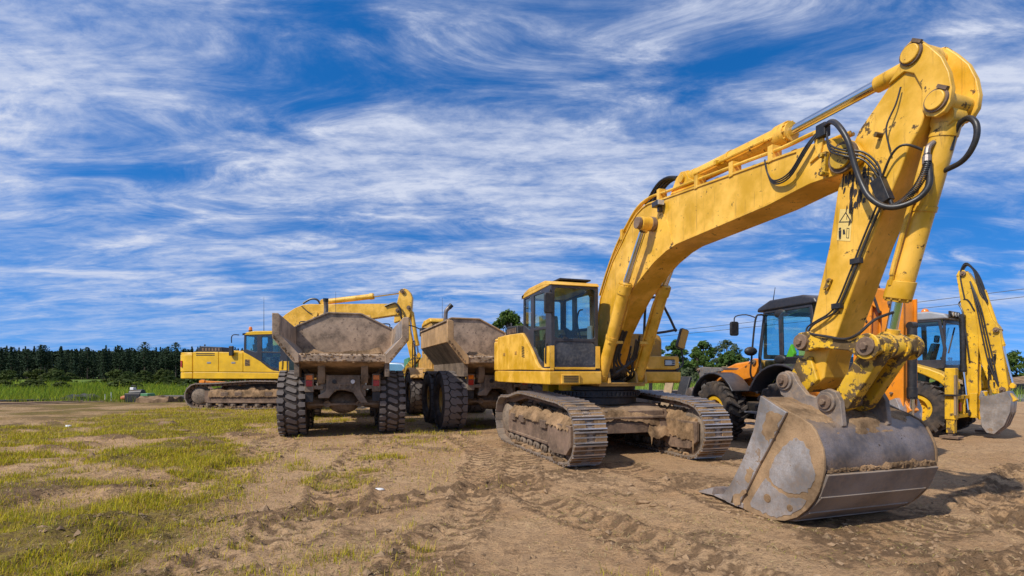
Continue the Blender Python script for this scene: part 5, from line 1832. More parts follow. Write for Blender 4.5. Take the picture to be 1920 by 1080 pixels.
def backhoe(label, loc, rz, pm, fender_m, roof_m, rim_m, first):
    root = thing('backhoe_loader', label, 'backhoe loader', loc, rz)
    rim = hoe_rim(rim_m)
    i = 0
    for y in (0, 2.2):
        for x in (-.97, .97):
            w = thing_part('wheel', root, (x, y, .73))
            i += 1
            for me in (HT, rim):
                obj(me.name.split('.')[0], me, w).rotation_euler = (.5 * i, 0, 0)
    mb = MB()
    mb.box((-.35, -.74, .75), (.35, 3.1, 1.05))
    mb.box((-.55, -.5, .8), (.55, 1.3, 1.25))
    ch = mb.build('chassis', 'black', root, .02)
    for y in (0, 2.2):
        mb = MB()
        mb.cyl((-.9, y, .73), (.9, y, .73), .13, n=14)
        mb.sphere((0, y, .73), .26, 14)
        mb.build('axle', 'black', ch, .01)
    mb = MB()
    mb.prism(rrect(-.72, .55, -.42, .98, .05), .55, 1.65, 'y')
    mb.build('fuel_tank', 'black', root, .03)
    mb = MB()
    for z in (.45, .72):
        mb.box((-.92, .6, z), (-.70, 1.4, z + .04))
    mb.box((-.90, .6, .45), (-.87, .66, 1.0))
    mb.build('step', 'grey' if first else 'dark', root, .01)
    # hood
    mb = MB()
    mb.prism([(1.25, 1.08), (1.25, 1.98), (1.5, 2.0), (2.3, 1.93), (3.0, 1.72), (3.15, 1.55), (3.15, 1.08)], -.46, .46)
    hd = mb.build('hood', pm, root, .06, seg=3)
    for k in range(5):
        mb = MB()
        mb.box((-.468, 2.35 + .12 * k, 1.25), (-.455, 2.41 + .12 * k, 1.60))
        mb.build('cooling_slot', 'black', hd)
    # fenders
    for s in (-1, 1):
        if first:
            for yc, a0, a1, zc in ((2.2, 5, 150, .78), (.0, 20, 165, .95)):
                o_ = [(yc + .92 * math.cos(math.radians(a)), zc + .92 * math.sin(math.radians(a))) for a in np.linspace(a1, a0, 12)]
                i_ = [(yc + .87 * math.cos(math.radians(a)), zc + .87 * math.sin(math.radians(a))) for a in np.linspace(a1, a0, 12)]
                mb = MB()
                mb.prism(o_ + i_[::-1], s * .70, s * 1.24)
                mb.build('fender', fender_m, root, .02)
        else:
            o_ = [(-.82, 1.25), (-.80, 1.44), (-.60, 1.66), (-.3, 1.80), (.15, 1.95), (.55, 1.95), (.9, 1.7), (1.0, 1.2)]
            i_ = [(.92, 1.2), (.82, 1.62), (.5, 1.80), (.2, 1.80), (-.2, 1.62), (-.5, 1.45), (-.7, 1.25)]
            mb = MB()
            mb.prism(o_ + i_, s * .66, s * 1.2)
            mb.build('fender', fender_m, root, .05, seg=3)
    # ---------------- cab
    cab = MB()
    so = [(1.12, 1.95), (1.12, 2.1), (.95, 3.12), (-.42, 3.12), (-.55, 2.3), (-.50, 1.80), (.05, 1.75), (.35, 1.45), (.85, 1.22), (1.05, 1.4)]
    fd = [(1.04, 1.98), (.90, 3.04), (.50, 3.04), (.46, 2.0), (.48, 1.60), (.82, 1.33), (.98, 1.48)]
    rp = [(.37, 3.04), (-.36, 3.04), (-.47, 2.32), (-.43, 2.03), (.34, 2.03)]
    for s in (-1, 1):
        cab.prism(so, s * .76, s * .715, 'x', [fd, rp])
    fo = [(-.715, 1.75), (.715, 1.75), (.715, 3.12), (-.715, 3.12)]
    cab.prism(fo, -.50, -.45, 'y', [rrect(-.63, 1.9, .63, 3.0, .05)])
    cab.prism([(-.715, 2.0), (.715, 2.0), (.715, 3.12), (-.715, 3.12)], .96, 1.0, 'y', [rrect(-.63, 2.1, .63, 3.02, .05)])
    cab.box((-.715, -.45, 1.25), (.715, 1.0, 1.30))
    cb = cab.build('cab', 'dark', root, .02)
    rf = MB()
    rf.prism([(1.14, 3.10), (1.10, 3.20), (.72, 3.34), (-.2, 3.33), (-.52, 3.24), (-.60, 3.10)], -.80, .80)
    rf.build('cab_roof', roof_m, cb, .06, seg=3)
    g_ = 'glass'
    for s in (-1, 1):
        for nm, poly in (('door_window', fd), ('rear_side_window', rp)):
            mb = MB()
            mb.prism(off_poly(poly, -.008), s * .742, s * .736)
            mb.build(nm, g_, cb, smooth=0)
    mb = MB()
    mb.prism(rrect(-.64, 1.89, .64, 3.01, .05), -.478, -.472, 'y')
    mb.build('rear_window', g_, cb, smooth=0)
    mb = MB()
    mb.prism(rrect(-.64, 2.09, .64, 3.03, .05), .977, .983, 'y')
    mb.build('windscreen', g_, cb, smooth=0)
    for (y, z) in ((.43, 3.0), (.43, 1.98)):
        mb = MB()
        mb.sphere((-.77, y, z), .13, 12, sq=(.3, 1.3, .75))
        mb.build('hinge_cover', 'black', cb)
    if first:
        mb = MB()
        mb.add([(-.77, .34, 3.04), (-.77, -.32, 3.04), (-.98, -.10, 2.92), (-.98, .34, 2.80), (-.776, .34, 3.045), (-.776, -.32, 3.045), (-.986, -.10, 2.925), (-.986, .34, 2.805)], [(0, 1, 2, 3), (7, 6, 5, 4), (0, 4, 5, 1), (1, 5, 6, 2), (2, 6, 7, 3), (3, 7, 4, 0)])
        mb.build('open_vent_window', 'glass', cb, smooth=0)
        mb = MB()
        for k in range(5):
            mb.box((-.772, -.44, 1.83 + .038 * k), (-.762, .30, 1.848 + .038 * k))
        mb.build('side_louvre', 'black', cb)
        mb = MB()
        mb.box((-.70, -.40, 2.04), (-.62, -.02, 2.18))
        mb.build('document_box', 'decal', cb, .01)
        mb = MB()
        mb.cyl((-.6, .82, 3.32), (-.72, .62, 3.62), .012, .006, 6)
        mb.build('antenna', 'black', cb)
        mb = MB()
        mb.prism([(.16, 1.98), (.36, 1.98), (.30, 2.12), (.2, 2.32), (.1, 2.1)], -.70, -.60)
        tag(mb.build('safety_vest', 'hiviz', cb, .03), 'lime safety vest hung inside the cab window')
    else:
        for k in range(3):
            mb = MB()
            mb.cyl((-.62 + .2 * k, -.60, 3.22), (-.62 + .2 * k, -.645, 3.22), .075, n=16)
            lb = mb.build('work_lamp', 'black', cb, .008)
            mb = MB()
            mb.cyl((-.62 + .2 * k, -.64, 3.22), (-.62 + .2 * k, -.655, 3.22), .06, n=16)
            mb.build('lamp_lens', 'lens', lb)
        mb = MB()
        mb.box((-.76, -.62, 3.13), (.0, -.58, 3.31))
        mb.build('lamp_bar', 'black', cb, .02)
        mb = MB()
        mb.lathe([(3.33, .01), (3.33, .09), (3.39, .09), (3.44, .06), (3.46, .01)], (-.35, .05, 0), 16, axis='z')
        mb.build('beacon', 'amber', cb)
        mb = MB()
        mb.beam((-.60, -.54, 2.2), (-.15, -.54, 2.9), .03, .02)
        mb.build('window_wiper', 'black', cb)
    # cab interior
    mb = MB()
    mb.prism(rrect(-.26, .0, .26, .5, .06), 1.75, 1.9, 'z')
    mb.prism([(.02, 1.85), (-.12, 2.5), (-.04, 2.5), (.12, 1.9)], -.24, .24)
    mb.prism([(-.13, 2.52), (-.15, 2.72), (-.08, 2.72), (-.06, 2.52)], -.13, .13)
    mb.box((-.15, .1, 1.3), (.15, .4, 1.75))
    mb.build('operator_seat', 'seat', cb, .03)
    mb = MB()
    mb.cyl((0, .86, 1.4), (0, .72, 2.05), .03, n=8)
    mb.lathe([(-.012, .17), (.012, .17), (.012, .20), (-.012, .20)], (0, .72, 2.05), 20, axis='z')
    mb.build('steering_wheel', 'black', cb)
    mb = MB()
    mb.box((-.4, .78, 1.35), (.4, .95, 2.05))
    mb.build('dashboard', 'black', cb, .03)
    mb = MB()
    for x in (-.35, -.2, .2, .35):
        mb.cyl((x, -.36, 1.3), (x, -.32, 2.05), .015, n=6)
        mb.sphere((x, -.32, 2.08), .035, 8)
    mb.build('control_lever', 'black', cb)
    # mirrors
    for s in (-1, 1):
        mb = MB()
        mb.tube([(s * .76, 1.0, 1.45), (s * .98, 1.08, 1.60), (s * 1.02, 1.02, 2.0), (s * 1.0, .92, 2.9), (s * .9, .88, 3.02), (s * .76, .9, 3.0)], .022, 7, sub=4)
        mb.tube([(s * 1.0, .9, 2.95), (s * 1.1, 1.1, 3.04), (s * 1.22, 1.32, 3.02), (s * 1.24, 1.34, 2.88)], .014, 7, sub=3)
        br = mb.build('mirror_bracket', 'black', root)
        mb = MB()
        mb.prism(rrect(s * 1.24 - .11, 2.56, s * 1.24 + .11, 2.90, .05), 1.31, 1.37, 'y')
        mb.build('mirror', 'black', br, .015)
        mb = MB()
        mb.sphere((s * 1.06, 1.0, 2.18), .12, 12, sq=(1.4, .8, .9))
        mb.build('head_lamp', 'black', br)
    # loader arms and bucket
    for s in (-1, 1):
        mb = MB()
        mb.prism([(1.20, 1.85), (1.25, 2.02), (1.42, 2.03), (1.55, 1.9), (2.7, 1.55), (3.35, 1.05), (3.42, .85), (3.25, .82), (2.6, 1.32), (1.4, 1.58)], s * .52, s * .64)
        la = mb.build('loader_arm', pm, root, .02)
        hyd_cyl(la, (1.35, 1.25), (2.1, 1.38), (2.75, 1.42), .06, .035, s * .58, 'dark', pipe=False)
        pin(la, s * .68, s * .48, (1.36, 1.94), .05, 'rusty')
    wr = [(4.0, .45), (3.6, .35), (3.35, .41), (3.21, .63), (3.19, .93), (3.30, 1.17), (3.47, 1.27)]
    inn = [(y + .03, z + (.03 if z < .6 else -.02)) for y, z in wr]
    mb = MB()
    mb.prism(wr + inn[::-1], -1.0, 1.0)
    bk = mb.build('loader_bucket', 'grey_worn', root)
    for s in (-1, 1):
        mb = MB()
        mb.prism(wr + [(3.57, 1.23), (3.8, .78)], s * 1.0, s * 1.03)
        mb.build('side_plate', 'steel', bk, .004)
    for x in (-.9, -.3, .3, .9):
        mb = MB()
        mb.beam((x, 3.45, 1.27), (x, 3.27, 1.17), .1, .06)
        mb.build('bucket_guard', 'rusty', bk)
    # quick-hitch frame between the loader arms
    for s in (-1, 1):
        mb = MB()
        mb.prism([(2.00, 1.72), (2.05, 1.80), (2.82, 1.84), (2.96, 1.80), (3.0, 1.70), (2.92, 1.66), (2.80, 1.20), (2.66, 1.18), (2.70, 1.66)], s * 1.10, s * 1.02)
        ln = mb.build('loader_linkage', 'grey_worn', root, .012)
        pin(ln, s * 1.13, s * 1.0, (2.9, 1.76), .035, 'rusty')
    mb = MB()
    mb.beam((-1.02, 2.86, 1.79), (1.02, 2.86, 1.79), .08, .07)
    mb.beam((-1.02, 2.2, 1.78), (1.02, 2.2, 1.78), .08, .06)
    mb.build('linkage_crossbar', 'grey_worn', root, .01)
    # ---------------- backhoe
    mb = MB()
    mb.box((-1.12, -.86, 1.00), (1.12, -.74, 1.10))
    mb.box((-1.12, -.86, .52), (1.12, -.74, .62))
    for x in (-1.06, -.5, .5, 1.06):
        mb.box((x - .05, -.86, .615), (x + .05, -.75, 1.005))
    fr = mb.build('rear_frame', pm, root, .012)
    mb = MB()
    mb.box((-.99, -.90, .70), (-.89, -.86, .92))
    mb.build('tail_light', 'red', fr, .01)
    sx = 1.16 if first else 1.30
    for s in (-1, 1):
        mb = MB()
        mb.box((s * sx - .11, -.92, .50), (s * sx + .11, -.70, 1.80))
        sb = mb.build('stabilizer_housing', pm, root, .02)
        mb = MB()
        mb.box((s * sx - .085, -.895, .16), (s * sx + .085, -.725, .52))
        mb.build('stabilizer_leg', 'yellow_worn' if not first else 'orange', sb, .01)
        mb = MB()
        mb.box((s * sx - .2, -1.0, .03), (s * sx + .2, -.62, .09))
        mb.beam((s * sx - .1, -.81, .09), (s * sx + .1, -.81, .09), .1, .1)
        mb.build('stabilizer_foot', 'rusty', sb, .008)
        if not first and s < 0:
            mb = MB()
            mb.box((s * sx - .19, -.95, .62), (s * sx - .06, -.91, 1.62))
            tag(mb.build('strapped_plank', 'timber', sb, .006), 'weathered plank strapped upright to the stabilizer')
            mb = MB()
            mb.box((s * sx - .20, -.96, 1.10), (s * sx + .12, -.69, 1.14))
            mb.build('strap', 'black', sb)
    bx = .0 if not first else -.24
    mb = MB()
    mb.box((bx - .22, -1.02, .50), (bx + .22, -.86, 1.15))
    mb.cyl((bx, -1.08, .45), (bx, -1.08, 1.2), .10, n=14)
    mb.build('kingpost', pm, root, .015)
    dy = 0.0 if not first else -.40
    bo = [(-.80, .55), (-.96, .52), (-1.03, .70), (-1.01, 1.6), (-1.03, 2.6), (-.93, 3.7), (-.86, 4.2), (-.74, 4.42), (-.62, 4.42), (-.57, 4.30), (-.66, 3.6), (-.74, 2.6), (-.78, 1.5)]
    sc = 1.0 if not first else .76
    bo = [(y + dy, .55 + (z - .55) * sc) for y, z in bo] if not first else [(-1.02, .55), (-1.36, .52), (-1.42, .8), (-1.40, 2.2), (-1.44, 3.1), (-1.34, 3.36), (-1.18, 3.36), (-1.10, 3.2), (-1.06, 2.2)]
    for s in (-1, 1):
        mb = MB()
        mb.prism(bo, bx + s * .15, bx + s * .105)
        if s < 0:
            bm_ = mb.build('boom', pm, root, .012)
        else:
            mb.build('boom_plate', pm, bm_, .012)
    mb = MB()
    mb.prism(off_poly(bo, .035), bx - .10, bx + .10)
    mb.build('boom_web', pm, bm_, .01)
    di = [(-.80, 4.36), (-.93, 4.10), (-1.12, 3.70), (-1.30, 3.05), (-1.42, 2.85), (-1.50, 2.2), (-1.60, 1.30), (-1.57, 1.14), (-1.30, 1.14), (-1.08, 1.9), (-.93, 3.0), (-.84, 3.6), (-.76, 4.0), (-.70, 4.28), (-.72, 4.38)]
    di = [(y + dy, .55 + (z - .55) * sc) for y, z in di] if not first else [(-1.22, 3.34), (-1.5, 3.28), (-1.98, 3.10), (-2.02, 2.9), (-2.02, .9), (-1.96, .72), (-1.76, .72), (-1.70, .9), (-1.70, 2.75), (-1.3, 3.06)]
    mb = MB()
    mb.prism(di, bx - .13 if not first else bx - .14, bx + .13 if not first else bx + .14)
    dp = mb.build('dipper', pm, root, .02)
    for y, z in (((-.72, 4.32), (-1.5, 1.26), (-1.38, 2.78)) if not first else ((-1.28, 3.22), (-1.86, .84), (-1.86, 2.95))):
        pin(dp, bx - .2, bx + .2, (y, z), .05, 'rusty')
    zz_ = lambda z: .55 + (z - .55) * sc
    if not first:
        hyd_cyl(bm_, (-.72, 3.12), (-.74, 1.75), (-.84, .62), .065, .035, bx - .22, 'black', pipe=False)
    else:
        hyd_cyl(dp, (-2.12, 2.45), (-2.12, 1.25), (-2.10, .75), .07, .04, bx - .04, 'black', pipe=False)
        for x in (bx - .17, bx + .14):
            mb = MB()
            mb.box((x, -2.06, .80), (x + .03, -1.66, 3.0))
            mb.build('dipper_flange', pm, dp, .005)
        for z in (1.3, 1.8, 2.3, 2.7):
            mb = MB()
            mb.cyl((bx - .21, -1.86, z), (bx - .16, -1.86, z), .025, n=6)
            mb.build('flange_bolt', 'rusty', dp)
    if not first:
        hyd_cyl(dp, (-1.12, 3.75), (-1.46, 2.4), (-1.66, 1.35), .055, .03, bx - .02, pm, pipe=False)
    r_ = random.Random(31 + first)
    for k in range(6):
        x = bx + r_.uniform(-.16, .12)
        mb = MB()
        mb.tube([(x, -.75 + dy, zz_(3.9 + r_.uniform(-.3, .2))), (x, -.66 + dy, zz_(4.3)), (x * 1.1, -.76 + dy, zz_(4.52 + r_.uniform(0, .08))), (x, -.92 + dy, zz_(4.4)), (x, -1.05 + dy, zz_(3.9 + r_.uniform(-.2, .2))), (x, -1.2 + dy, zz_(3.5))], .018, 6, sub=4)
        mb.build('hydraulic_hose', 'hose', bm_)
    for x, z0, z1 in ((-.19, 2.0, 3.3), (.17, 1.6, 3.0)):
        mb = MB()
        mb.tube([(bx + x, -.86 + dy, zz_(z0)), (bx + x * 1.15, -.80 + dy, zz_((z0 + z1) / 2)), (bx + x, -.72 + dy, zz_(z1)), (bx + x * .6, -.62 + dy, zz_(z1 + .25)), (bx + x * .8, -.8 + dy, zz_(z1 + .32)), (bx + x * .8, -.95 + dy, zz_(z1))], .02, 6, sub=4)
        mb.build('hydraulic_hose', 'hose', bm_)
    if not first:
        for k in range(3):
            mb = MB()
            mb.tube([(bx - .15, -.86, 4.1), (bx - .17 - .01 * k, -1.0 - .04 * k, 3.4), (bx - .16, -1.10 - .05 * k, 2.7), (bx - .16, -1.24 - .05 * k, 1.9), (bx - .15, -1.42, 1.35)], .017, 6, sub=4)
            mb.build('hydraulic_hose', 'hose', dp)
        r_ = random.Random(77)
        mb = MB()
        for k in range(16):
            y, z, L_ = r_.uniform(-1.36, -1.2), r_.uniform(1.3, 2.1), r_.uniform(.05, .2)
            mb.prism(ragged([(y - .015, z - L_), (y + .015, z - L_), (y + .02, z + L_), (y - .02, z + L_)], .006, k), bx - .134, bx - .128)
        tag(mb.build('grease_stain', 'grease', dp), kind='stuff')
    bw = [(-1.10, 1.06), (-1.08, .70), (-1.12, .30), (-1.22, .14), (-1.36, .12), (-1.55, .35), (-1.66, .70), (-1.68, 1.02), (-1.60, 1.22)]
    bw = [(y + dy, z) for y, z in bw]
    inn = [(y + (.025 if y - dy < -1.4 else -.025), z + (.02 if z < .4 else 0)) for y, z in bw]
    mb = MB()
    mb.prism(bw + inn[::-1], bx - .24, bx + .24)
    bk = mb.build('digging_bucket', 'scraped', root)
    for x in (-.16, 0, .16):
        mb = MB()
        mb.prism([(-1.22 + dy, .125), (-1.36 + dy, .105), (-1.565 + dy, .34), (-1.68 + dy, .70), (-1.665 + dy, .70), (-1.545 + dy, .35), (-1.355 + dy, .12)], bx + x - .03, bx + x + .03)
        mb.build('wear_rib', 'steel', bk, .004)
    for a, b in ((bx - .265, bx - .24), (bx + .24, bx + .265)):
        mb = MB()
        mb.prism(bw + [(-1.35 + dy, 1.12)], a, b)
        mb.build('side_plate', 'scraped', bk, .006)
    for k in range(4):
        x = bx - .19 + .127 * k
        mb = MB()
        mb.prism([(-1.06 + dy, .98), (-1.06 + dy, 1.06), (-1.10 + dy, 1.22), (-1.15 + dy, 1.06), (-1.13 + dy, .98)], x - .04, x + .04)
        mb.build('bucket_tooth', 'polished', bk, .008)
    mb = MB()
    mb.prism([(-1.45 + dy, 1.25), (-1.52 + dy, 1.3), (-1.75 + dy, 1.0), (-1.68 + dy, .95)], bx - .1, bx + .1)
    mb.build('bucket_link', pm, root, .01)
    return root


HOE1 = backhoe('orange backhoe loader with black fenders and a dark cab behind the bucket', (6.84, 11.23, 0), 15, 'orange', 'dark', 'dark', 'yellow_hoe', True)
HOE2 = backhoe('yellow backhoe loader with a grey roof, its digging arm folded upright', (11.75, 14.32, 0), 33, 'yellow_hoe', 'yellow_hoe', 'grey', 'yellow_hoe', False)
# ================================================================== vegetation, background and small things
NR = np.random.default_rng(11)


def blades_mesh(name, P, hgt, wid, lean, mat, cols, seg=2):
    """many grass blades in one mesh: P (n,3) roots, arrays of height, width, lean; colour stored per point"""
    n = len(P)
    a = NR.uniform(0, 2 * PI, n)
    b = a + NR.normal(0, .5, n)
    side = np.stack([np.cos(a), np.sin(a), np.zeros(n)], -1) * wid[:, None] * .5
    out = np.stack([-np.sin(b), np.cos(b), np.zeros(n)], -1) * (hgt * lean)[:, None]
    up = np.zeros((n, 3))
    up[:, 2] = hgt
    mid = P + up * .6 + out * .3
    tip = P + up * (1 - .3 * np.clip(lean, 0, 1.2))[:, None] + out
    V = np.stack([P - side, P + side, mid + side * .7, mid - side * .7, tip], 1).reshape(-1, 3)
    i = np.arange(n)[:, None] * 5
    loops = np.concatenate([i, i + 1, i + 2, i + 3, i + 3, i + 2, i + 4], 1).ravel()
    st = (np.arange(n)[:, None] * 7 + np.array([0, 4])).ravel()
    me = bpy.data.meshes.new(name)
    me.vertices.add(len(V))
    me.vertices.foreach_set('co', V.astype(np.float32).ravel())
    me.loops.add(len(loops))
    me.loops.foreach_set('vertex_index', loops.astype(np.int32))
    me.polygons.add(2 * n)
    me.polygons.foreach_set('loop_start', st.astype(np.int32))
    me.update(calc_edges=True)
    c = np.repeat(cols, 5, 0)
    at = me.attributes.new('tint', 'FLOAT_COLOR', 'POINT')
    at.data.foreach_set('color', np.concatenate([c, np.ones((len(c), 1))], 1).astype(np.float32).ravel())
    me.materials.append(mat)
    o = bpy.data.objects.new(name, me)
    COL.objects.link(o)
    return o


def leaf_mat(name, trans=.35, rough=.7, base=None, rand=0.0):
    m, g = new_mat(name)
    if base is None:
        c = g.n('ShaderNodeAttribute', dict(attribute_name='tint')).outputs['Color']
    else:
        v = coords(g, True)
        c = g.mix(g.ramp(g.noise(v, .9, 4, .6), .3, .7), tuple(x * .62 for x in base), tuple(x * 1.3 for x in base))
        c = g.mix(g.math('MULTIPLY', g.n('ShaderNodeObjectInfo').outputs['Random'], rand), c, (base[0] * 1.7, base[1] * 1.25, base[2] * .8))
    d = g.n('ShaderNodeBsdfPrincipled', None, Base_Color=c, Roughness=rough)
    d.inputs['Specular IOR Level'].default_value = .2
    t = g.n('ShaderNodeBsdfTranslucent', None, Color=c)
    s = g.n('ShaderNodeMixShader', None, Fac=trans, _1=d.outputs[0], _2=t.outputs[0])
    g.n('ShaderNodeOutputMaterial', None, Surface=s.outputs[0])
    return m


GRASS = leaf_mat('grass_blade', .35)
STRAW = leaf_mat('straw_blade', .15, .8)


def pick_cols(n, table, w):
    t = np.array(table)
    k = NR.choice(len(t), n, p=np.array(w) / sum(w))
    return t[k] * NR.uniform(.75, 1.25, (n, 1))


def scatter(n, x0, x1, y0, y1, ybias=1.0):
    return NR.uniform(x0, x1, n), y0 + (y1 - y0) * NR.uniform(0, 1, n) ** ybias


# grass on the site, thick on the left
X, Y = scatter(1000000, -15, 1.5, 2.4, 24, 1.75)
z, dmp, sw = ground_z(X, Y)
clump = fbm(X * 2.2, Y * 2.2, 91, 3)
keep = NR.uniform(0, 1, len(X)) < np.clip(sw * 1.5 * sstep(.28, .62, clump) + .03 * (X < -1.0), 0, 1) * np.where(Y > 12, .55, 1)
X, Y, z, clump = X[keep], Y[keep], z[keep], clump[keep]
n = len(X)
h = NR.gamma(4, .016, n) * (.5 + 1.0 * clump)
cols = pick_cols(n, [(.54, .44, .015), (.43, .40, .014), (.17, .20, .011), (.54, .40, .07), (.40, .25, .08)], [4.0, 3.6, 1.8, 3.0, 2.0])
tag(blades_mesh('grass', np.stack([X, Y, z - .005], -1), h, NR.uniform(.003, .0075, n) * np.clip(Y / 6, 1, 1.8), NR.uniform(.15, 1.1, n), GRASS, cols), kind='stuff')

# straw and cut grass trodden into the dirt
X, Y = scatter(190000, -12, 11, 2.4, 19, 1.6)
z, dmp, sw = ground_z(X, Y)
pt = fbm(X * 1.3, Y * 1.6, 95, 4)
keep = NR.uniform(0, 1, len(X)) < np.clip(sstep(.40, .66, pt) * (.9 - .55 * sstep(1.5, 7, X)) + .06, 0, 1)
X, Y, z = X[keep], Y[keep], z[keep]
n = len(X)
cols = pick_cols(n, [(.50, .38, .19), (.38, .28, .13), (.20, .13, .06), (.10, .065, .035), (.33, .29, .06)], [3, 3, 2.5, 2, 2])
tag(blades_mesh('dry_straw', np.stack([X, Y, z + .002], -1), NR.uniform(.006, .026, n), NR.uniform(.003, .008, n), NR.uniform(2.0, 6.0, n), STRAW, cols), kind='stuff')

# clods thrown up along the churned bands
X, Y = scatter(60000, -9, 13, 2.6, 15, 1.5)
z, dmp, sw = ground_z(X, Y)
keep = NR.uniform(0, 1, len(X)) < np.clip(dmp ** 1.5 * .55 + .012, 0, 1)
X, Y, z = X[keep], Y[keep], z[keep]
n = len(X)
base = np.array([(1, 0, 0), (-.5, .85, 0), (-.5, -.85, 0), (.1, 0, .9), (.4, .6, .35), (.45, -.55, .3)])
r = NR.gamma(2.0, .009, n) + .005
V = base[None] * NR.uniform(.6, 1.3, (n, 6, 1)) * r[:, None, None] * np.array([1, 1, .8])
a = NR.uniform(0, 2 * PI, n)
V = np.stack([V[..., 0] * np.cos(a)[:, None] - V[..., 1] * np.sin(a)[:, None], V[..., 0] * np.sin(a)[:, None] + V[..., 1] * np.cos(a)[:, None], V[..., 2]], -1)
V = (V + np.stack([X, Y, z - r * .1], -1)[:, None]).reshape(-1, 3)
tri = np.array([(0, 4, 3), (4, 1, 3), (1, 2, 3), (2, 5, 3), (5, 0, 3), (0, 1, 4), (2, 0, 5)])
F = (np.arange(n)[:, None, None] * 6 + tri[None]).reshape(-1, 3)
me = bpy.data.meshes.new('soil_clods')
me.from_pydata(V.tolist(), [], F.tolist())
me.materials.append(M['soil_clod'])
tag(obj('soil_clods', me), kind='stuff')

# meadow: tall grass beyond the site edge
def meadow(name, n, x0, x1, y0, y1, hm, table, w, wid=(.02, .05)):
    X, Y = scatter(n, x0, x1, y0, y1, 1.5)
    c = fbm(X * .18, Y * .35, 97, 4)
    h = np.clip(NR.normal(hm, hm * .22, n) * (.45 + 1.1 * c), .08, None)
    col = pick_cols(n, table, w) * (.65 + .7 * c[:, None])
    return tag(blades_mesh(name, np.stack([X, Y, np.full(n, -.22)], -1), h, NR.uniform(*wid, n) * (Y / 45), NR.uniform(.1, .6, n), GRASS, col), kind='stuff')


meadow('meadow_grass', 90000, -72, -4, 27.5, 78, .75, [(.24, .32, .020), (.14, .21, .016), (.36, .36, .022), (.06, .10, .012)], [3, 3, 1.6, 1.8])
meadow('field_grass', 22000, 4, 95, 33, 95, .8, [(.27, .36, .045), (.20, .30, .04), (.34, .36, .07)], [3, 3, 1.5])

# ---------------- trees
BARK = surf('bark', (.10, .075, .055), .9, var=.3, dust=.05, dust_top=.05, grain=.4)
NEEDLE = leaf_mat('conifer_needles', .12, .8, (.016, .034, .014), .35)
LEAF = leaf_mat('tree_leaves', .35, .7, (.070, .125, .026), .4)
LEAF_P = leaf_mat('pale_tree_leaves', .3, .7, (.095, .125, .062), .2)
SHRUB = leaf_mat('shrub_leaves', .3, .7, (.052, .080, .017), .5)


def card_mesh(name, C, S, N, mats, extra=None):
    """leaf faces: centres C, sizes S, normals N; extra MB joined first (limbs)"""
    n = len(C)
    t = np.cross(N, NR.normal(0, 1, (n, 3)))
    t /= np.linalg.norm(t, axis=1, keepdims=True) + 1e-9
    b = np.cross(N, t)
    V = np.stack([C - t * S[:, None], C + b * S[:, None] * .6, C + t * S[:, None], C - b * S[:, None] * .6], 1).reshape(-1, 3)
    vs, fs, mi = [], [], []
    if extra:
        vs, fs, mi = list(extra.v), list(extra.f), [1] * len(extra.f)
    o = len(vs)
    vs = vs + V.tolist()
    fs = fs + (np.arange(n)[:, None] * 4 + np.arange(4) + o).tolist()
    mi = mi + [0] * n
    me = bpy.data.meshes.new(name)
    me.from_pydata(vs, [], fs)
    for x in mats:
        me.materials.append(x)
    me.polygons.foreach_set('material_index', mi)
    me.update()
    return me


def conifer(seed, H=12.0, R=1.7, pine=False):
    global NR
    NR = np.random.default_rng(seed)
    n = 620
    t = NR.uniform(0, 1, n) ** .8
    if pine:
        z = H * (.42 + .57 * t)
        r = R * (np.sin(np.clip(t, 0, 1) * PI * .86 + .35) ** .8) * NR.uniform(.3, 1.1, n)
    else:
        z = H * (.06 + .93 * t)
        ring = .72 + .28 * np.sin(z * 5.2 + seed)
        r = R * (1 - t) ** .85 * ring * NR.uniform(.35, 1.1, n) + .06
    a = NR.uniform(0, 2 * PI, n)
    lob = 1 + .22 * np.sin(a * 3 + seed + z)
    C = np.stack([r * lob * np.cos(a), r * lob * np.sin(a), z], -1)
    N = np.stack([np.cos(a) * .6, np.sin(a) * .6, NR.uniform(.3, 1.1, n)], -1) + NR.normal(0, .3, (n, 3))
    N /= np.linalg.norm(N, axis=1, keepdims=True)
    ex = MB()
    ex.cyl((0, 0, -.3), (0, 0, H * .95), .16, .03, 6)
    return card_mesh('conifer', C, NR.uniform(.22, .42, n) * (1.15 - .5 * t), N, [NEEDLE, BARK], ex)


FOREST_LABEL = 'dark conifer in the dense forest edge on the far left'
cons = [conifer(100 + i, 12, 2.5, i in (3, 6)) for i in range(7)]
NR = np.random.default_rng(77)
rt = random.Random(4)
for k in range(285):
    row = k % 5
    Y_ = 168 + row * 7 + rt.uniform(-3, 3)
    X_ = -205 + (k // 5) * 2.3 * (1 + row * .03) + rt.uniform(-1.3, 1.3)
    o = obj('conifer', rt.choice(cons))
    sc = rt.uniform(.80, .97) * (1.0 if rt.random() > .06 else 1.10)
    o.location = (X_, Y_, -.3)
    o.scale = (sc * rt.uniform(.85, 1.2), sc * rt.uniform(.85, 1.2), sc)
    o.rotation_euler = (0, 0, rt.uniform(0, 6.3))
    tag(o, FOREST_LABEL, 'tree', 'dark conifers of the forest edge')
# the wood behind the front rows reads as one dark mass
n = 42000
X = NR.uniform(-250, -78, n)
Y = NR.uniform(202, 232, n)
top = 9.6 + 2.0 * fbm(X * .45, Y * .2, 55, 3)
Z = top * NR.uniform(0, 1, n) ** .7
N_ = NR.normal(0, .6, (n, 3)) + np.array([0, -.4, .6])
N_ /= np.linalg.norm(N_, axis=1, keepdims=True)
tag(obj('forest', card_mesh('forest', np.stack([X, Y, Z], -1), NR.uniform(.5, .95, n), N_, [NEEDLE])), kind='stuff')


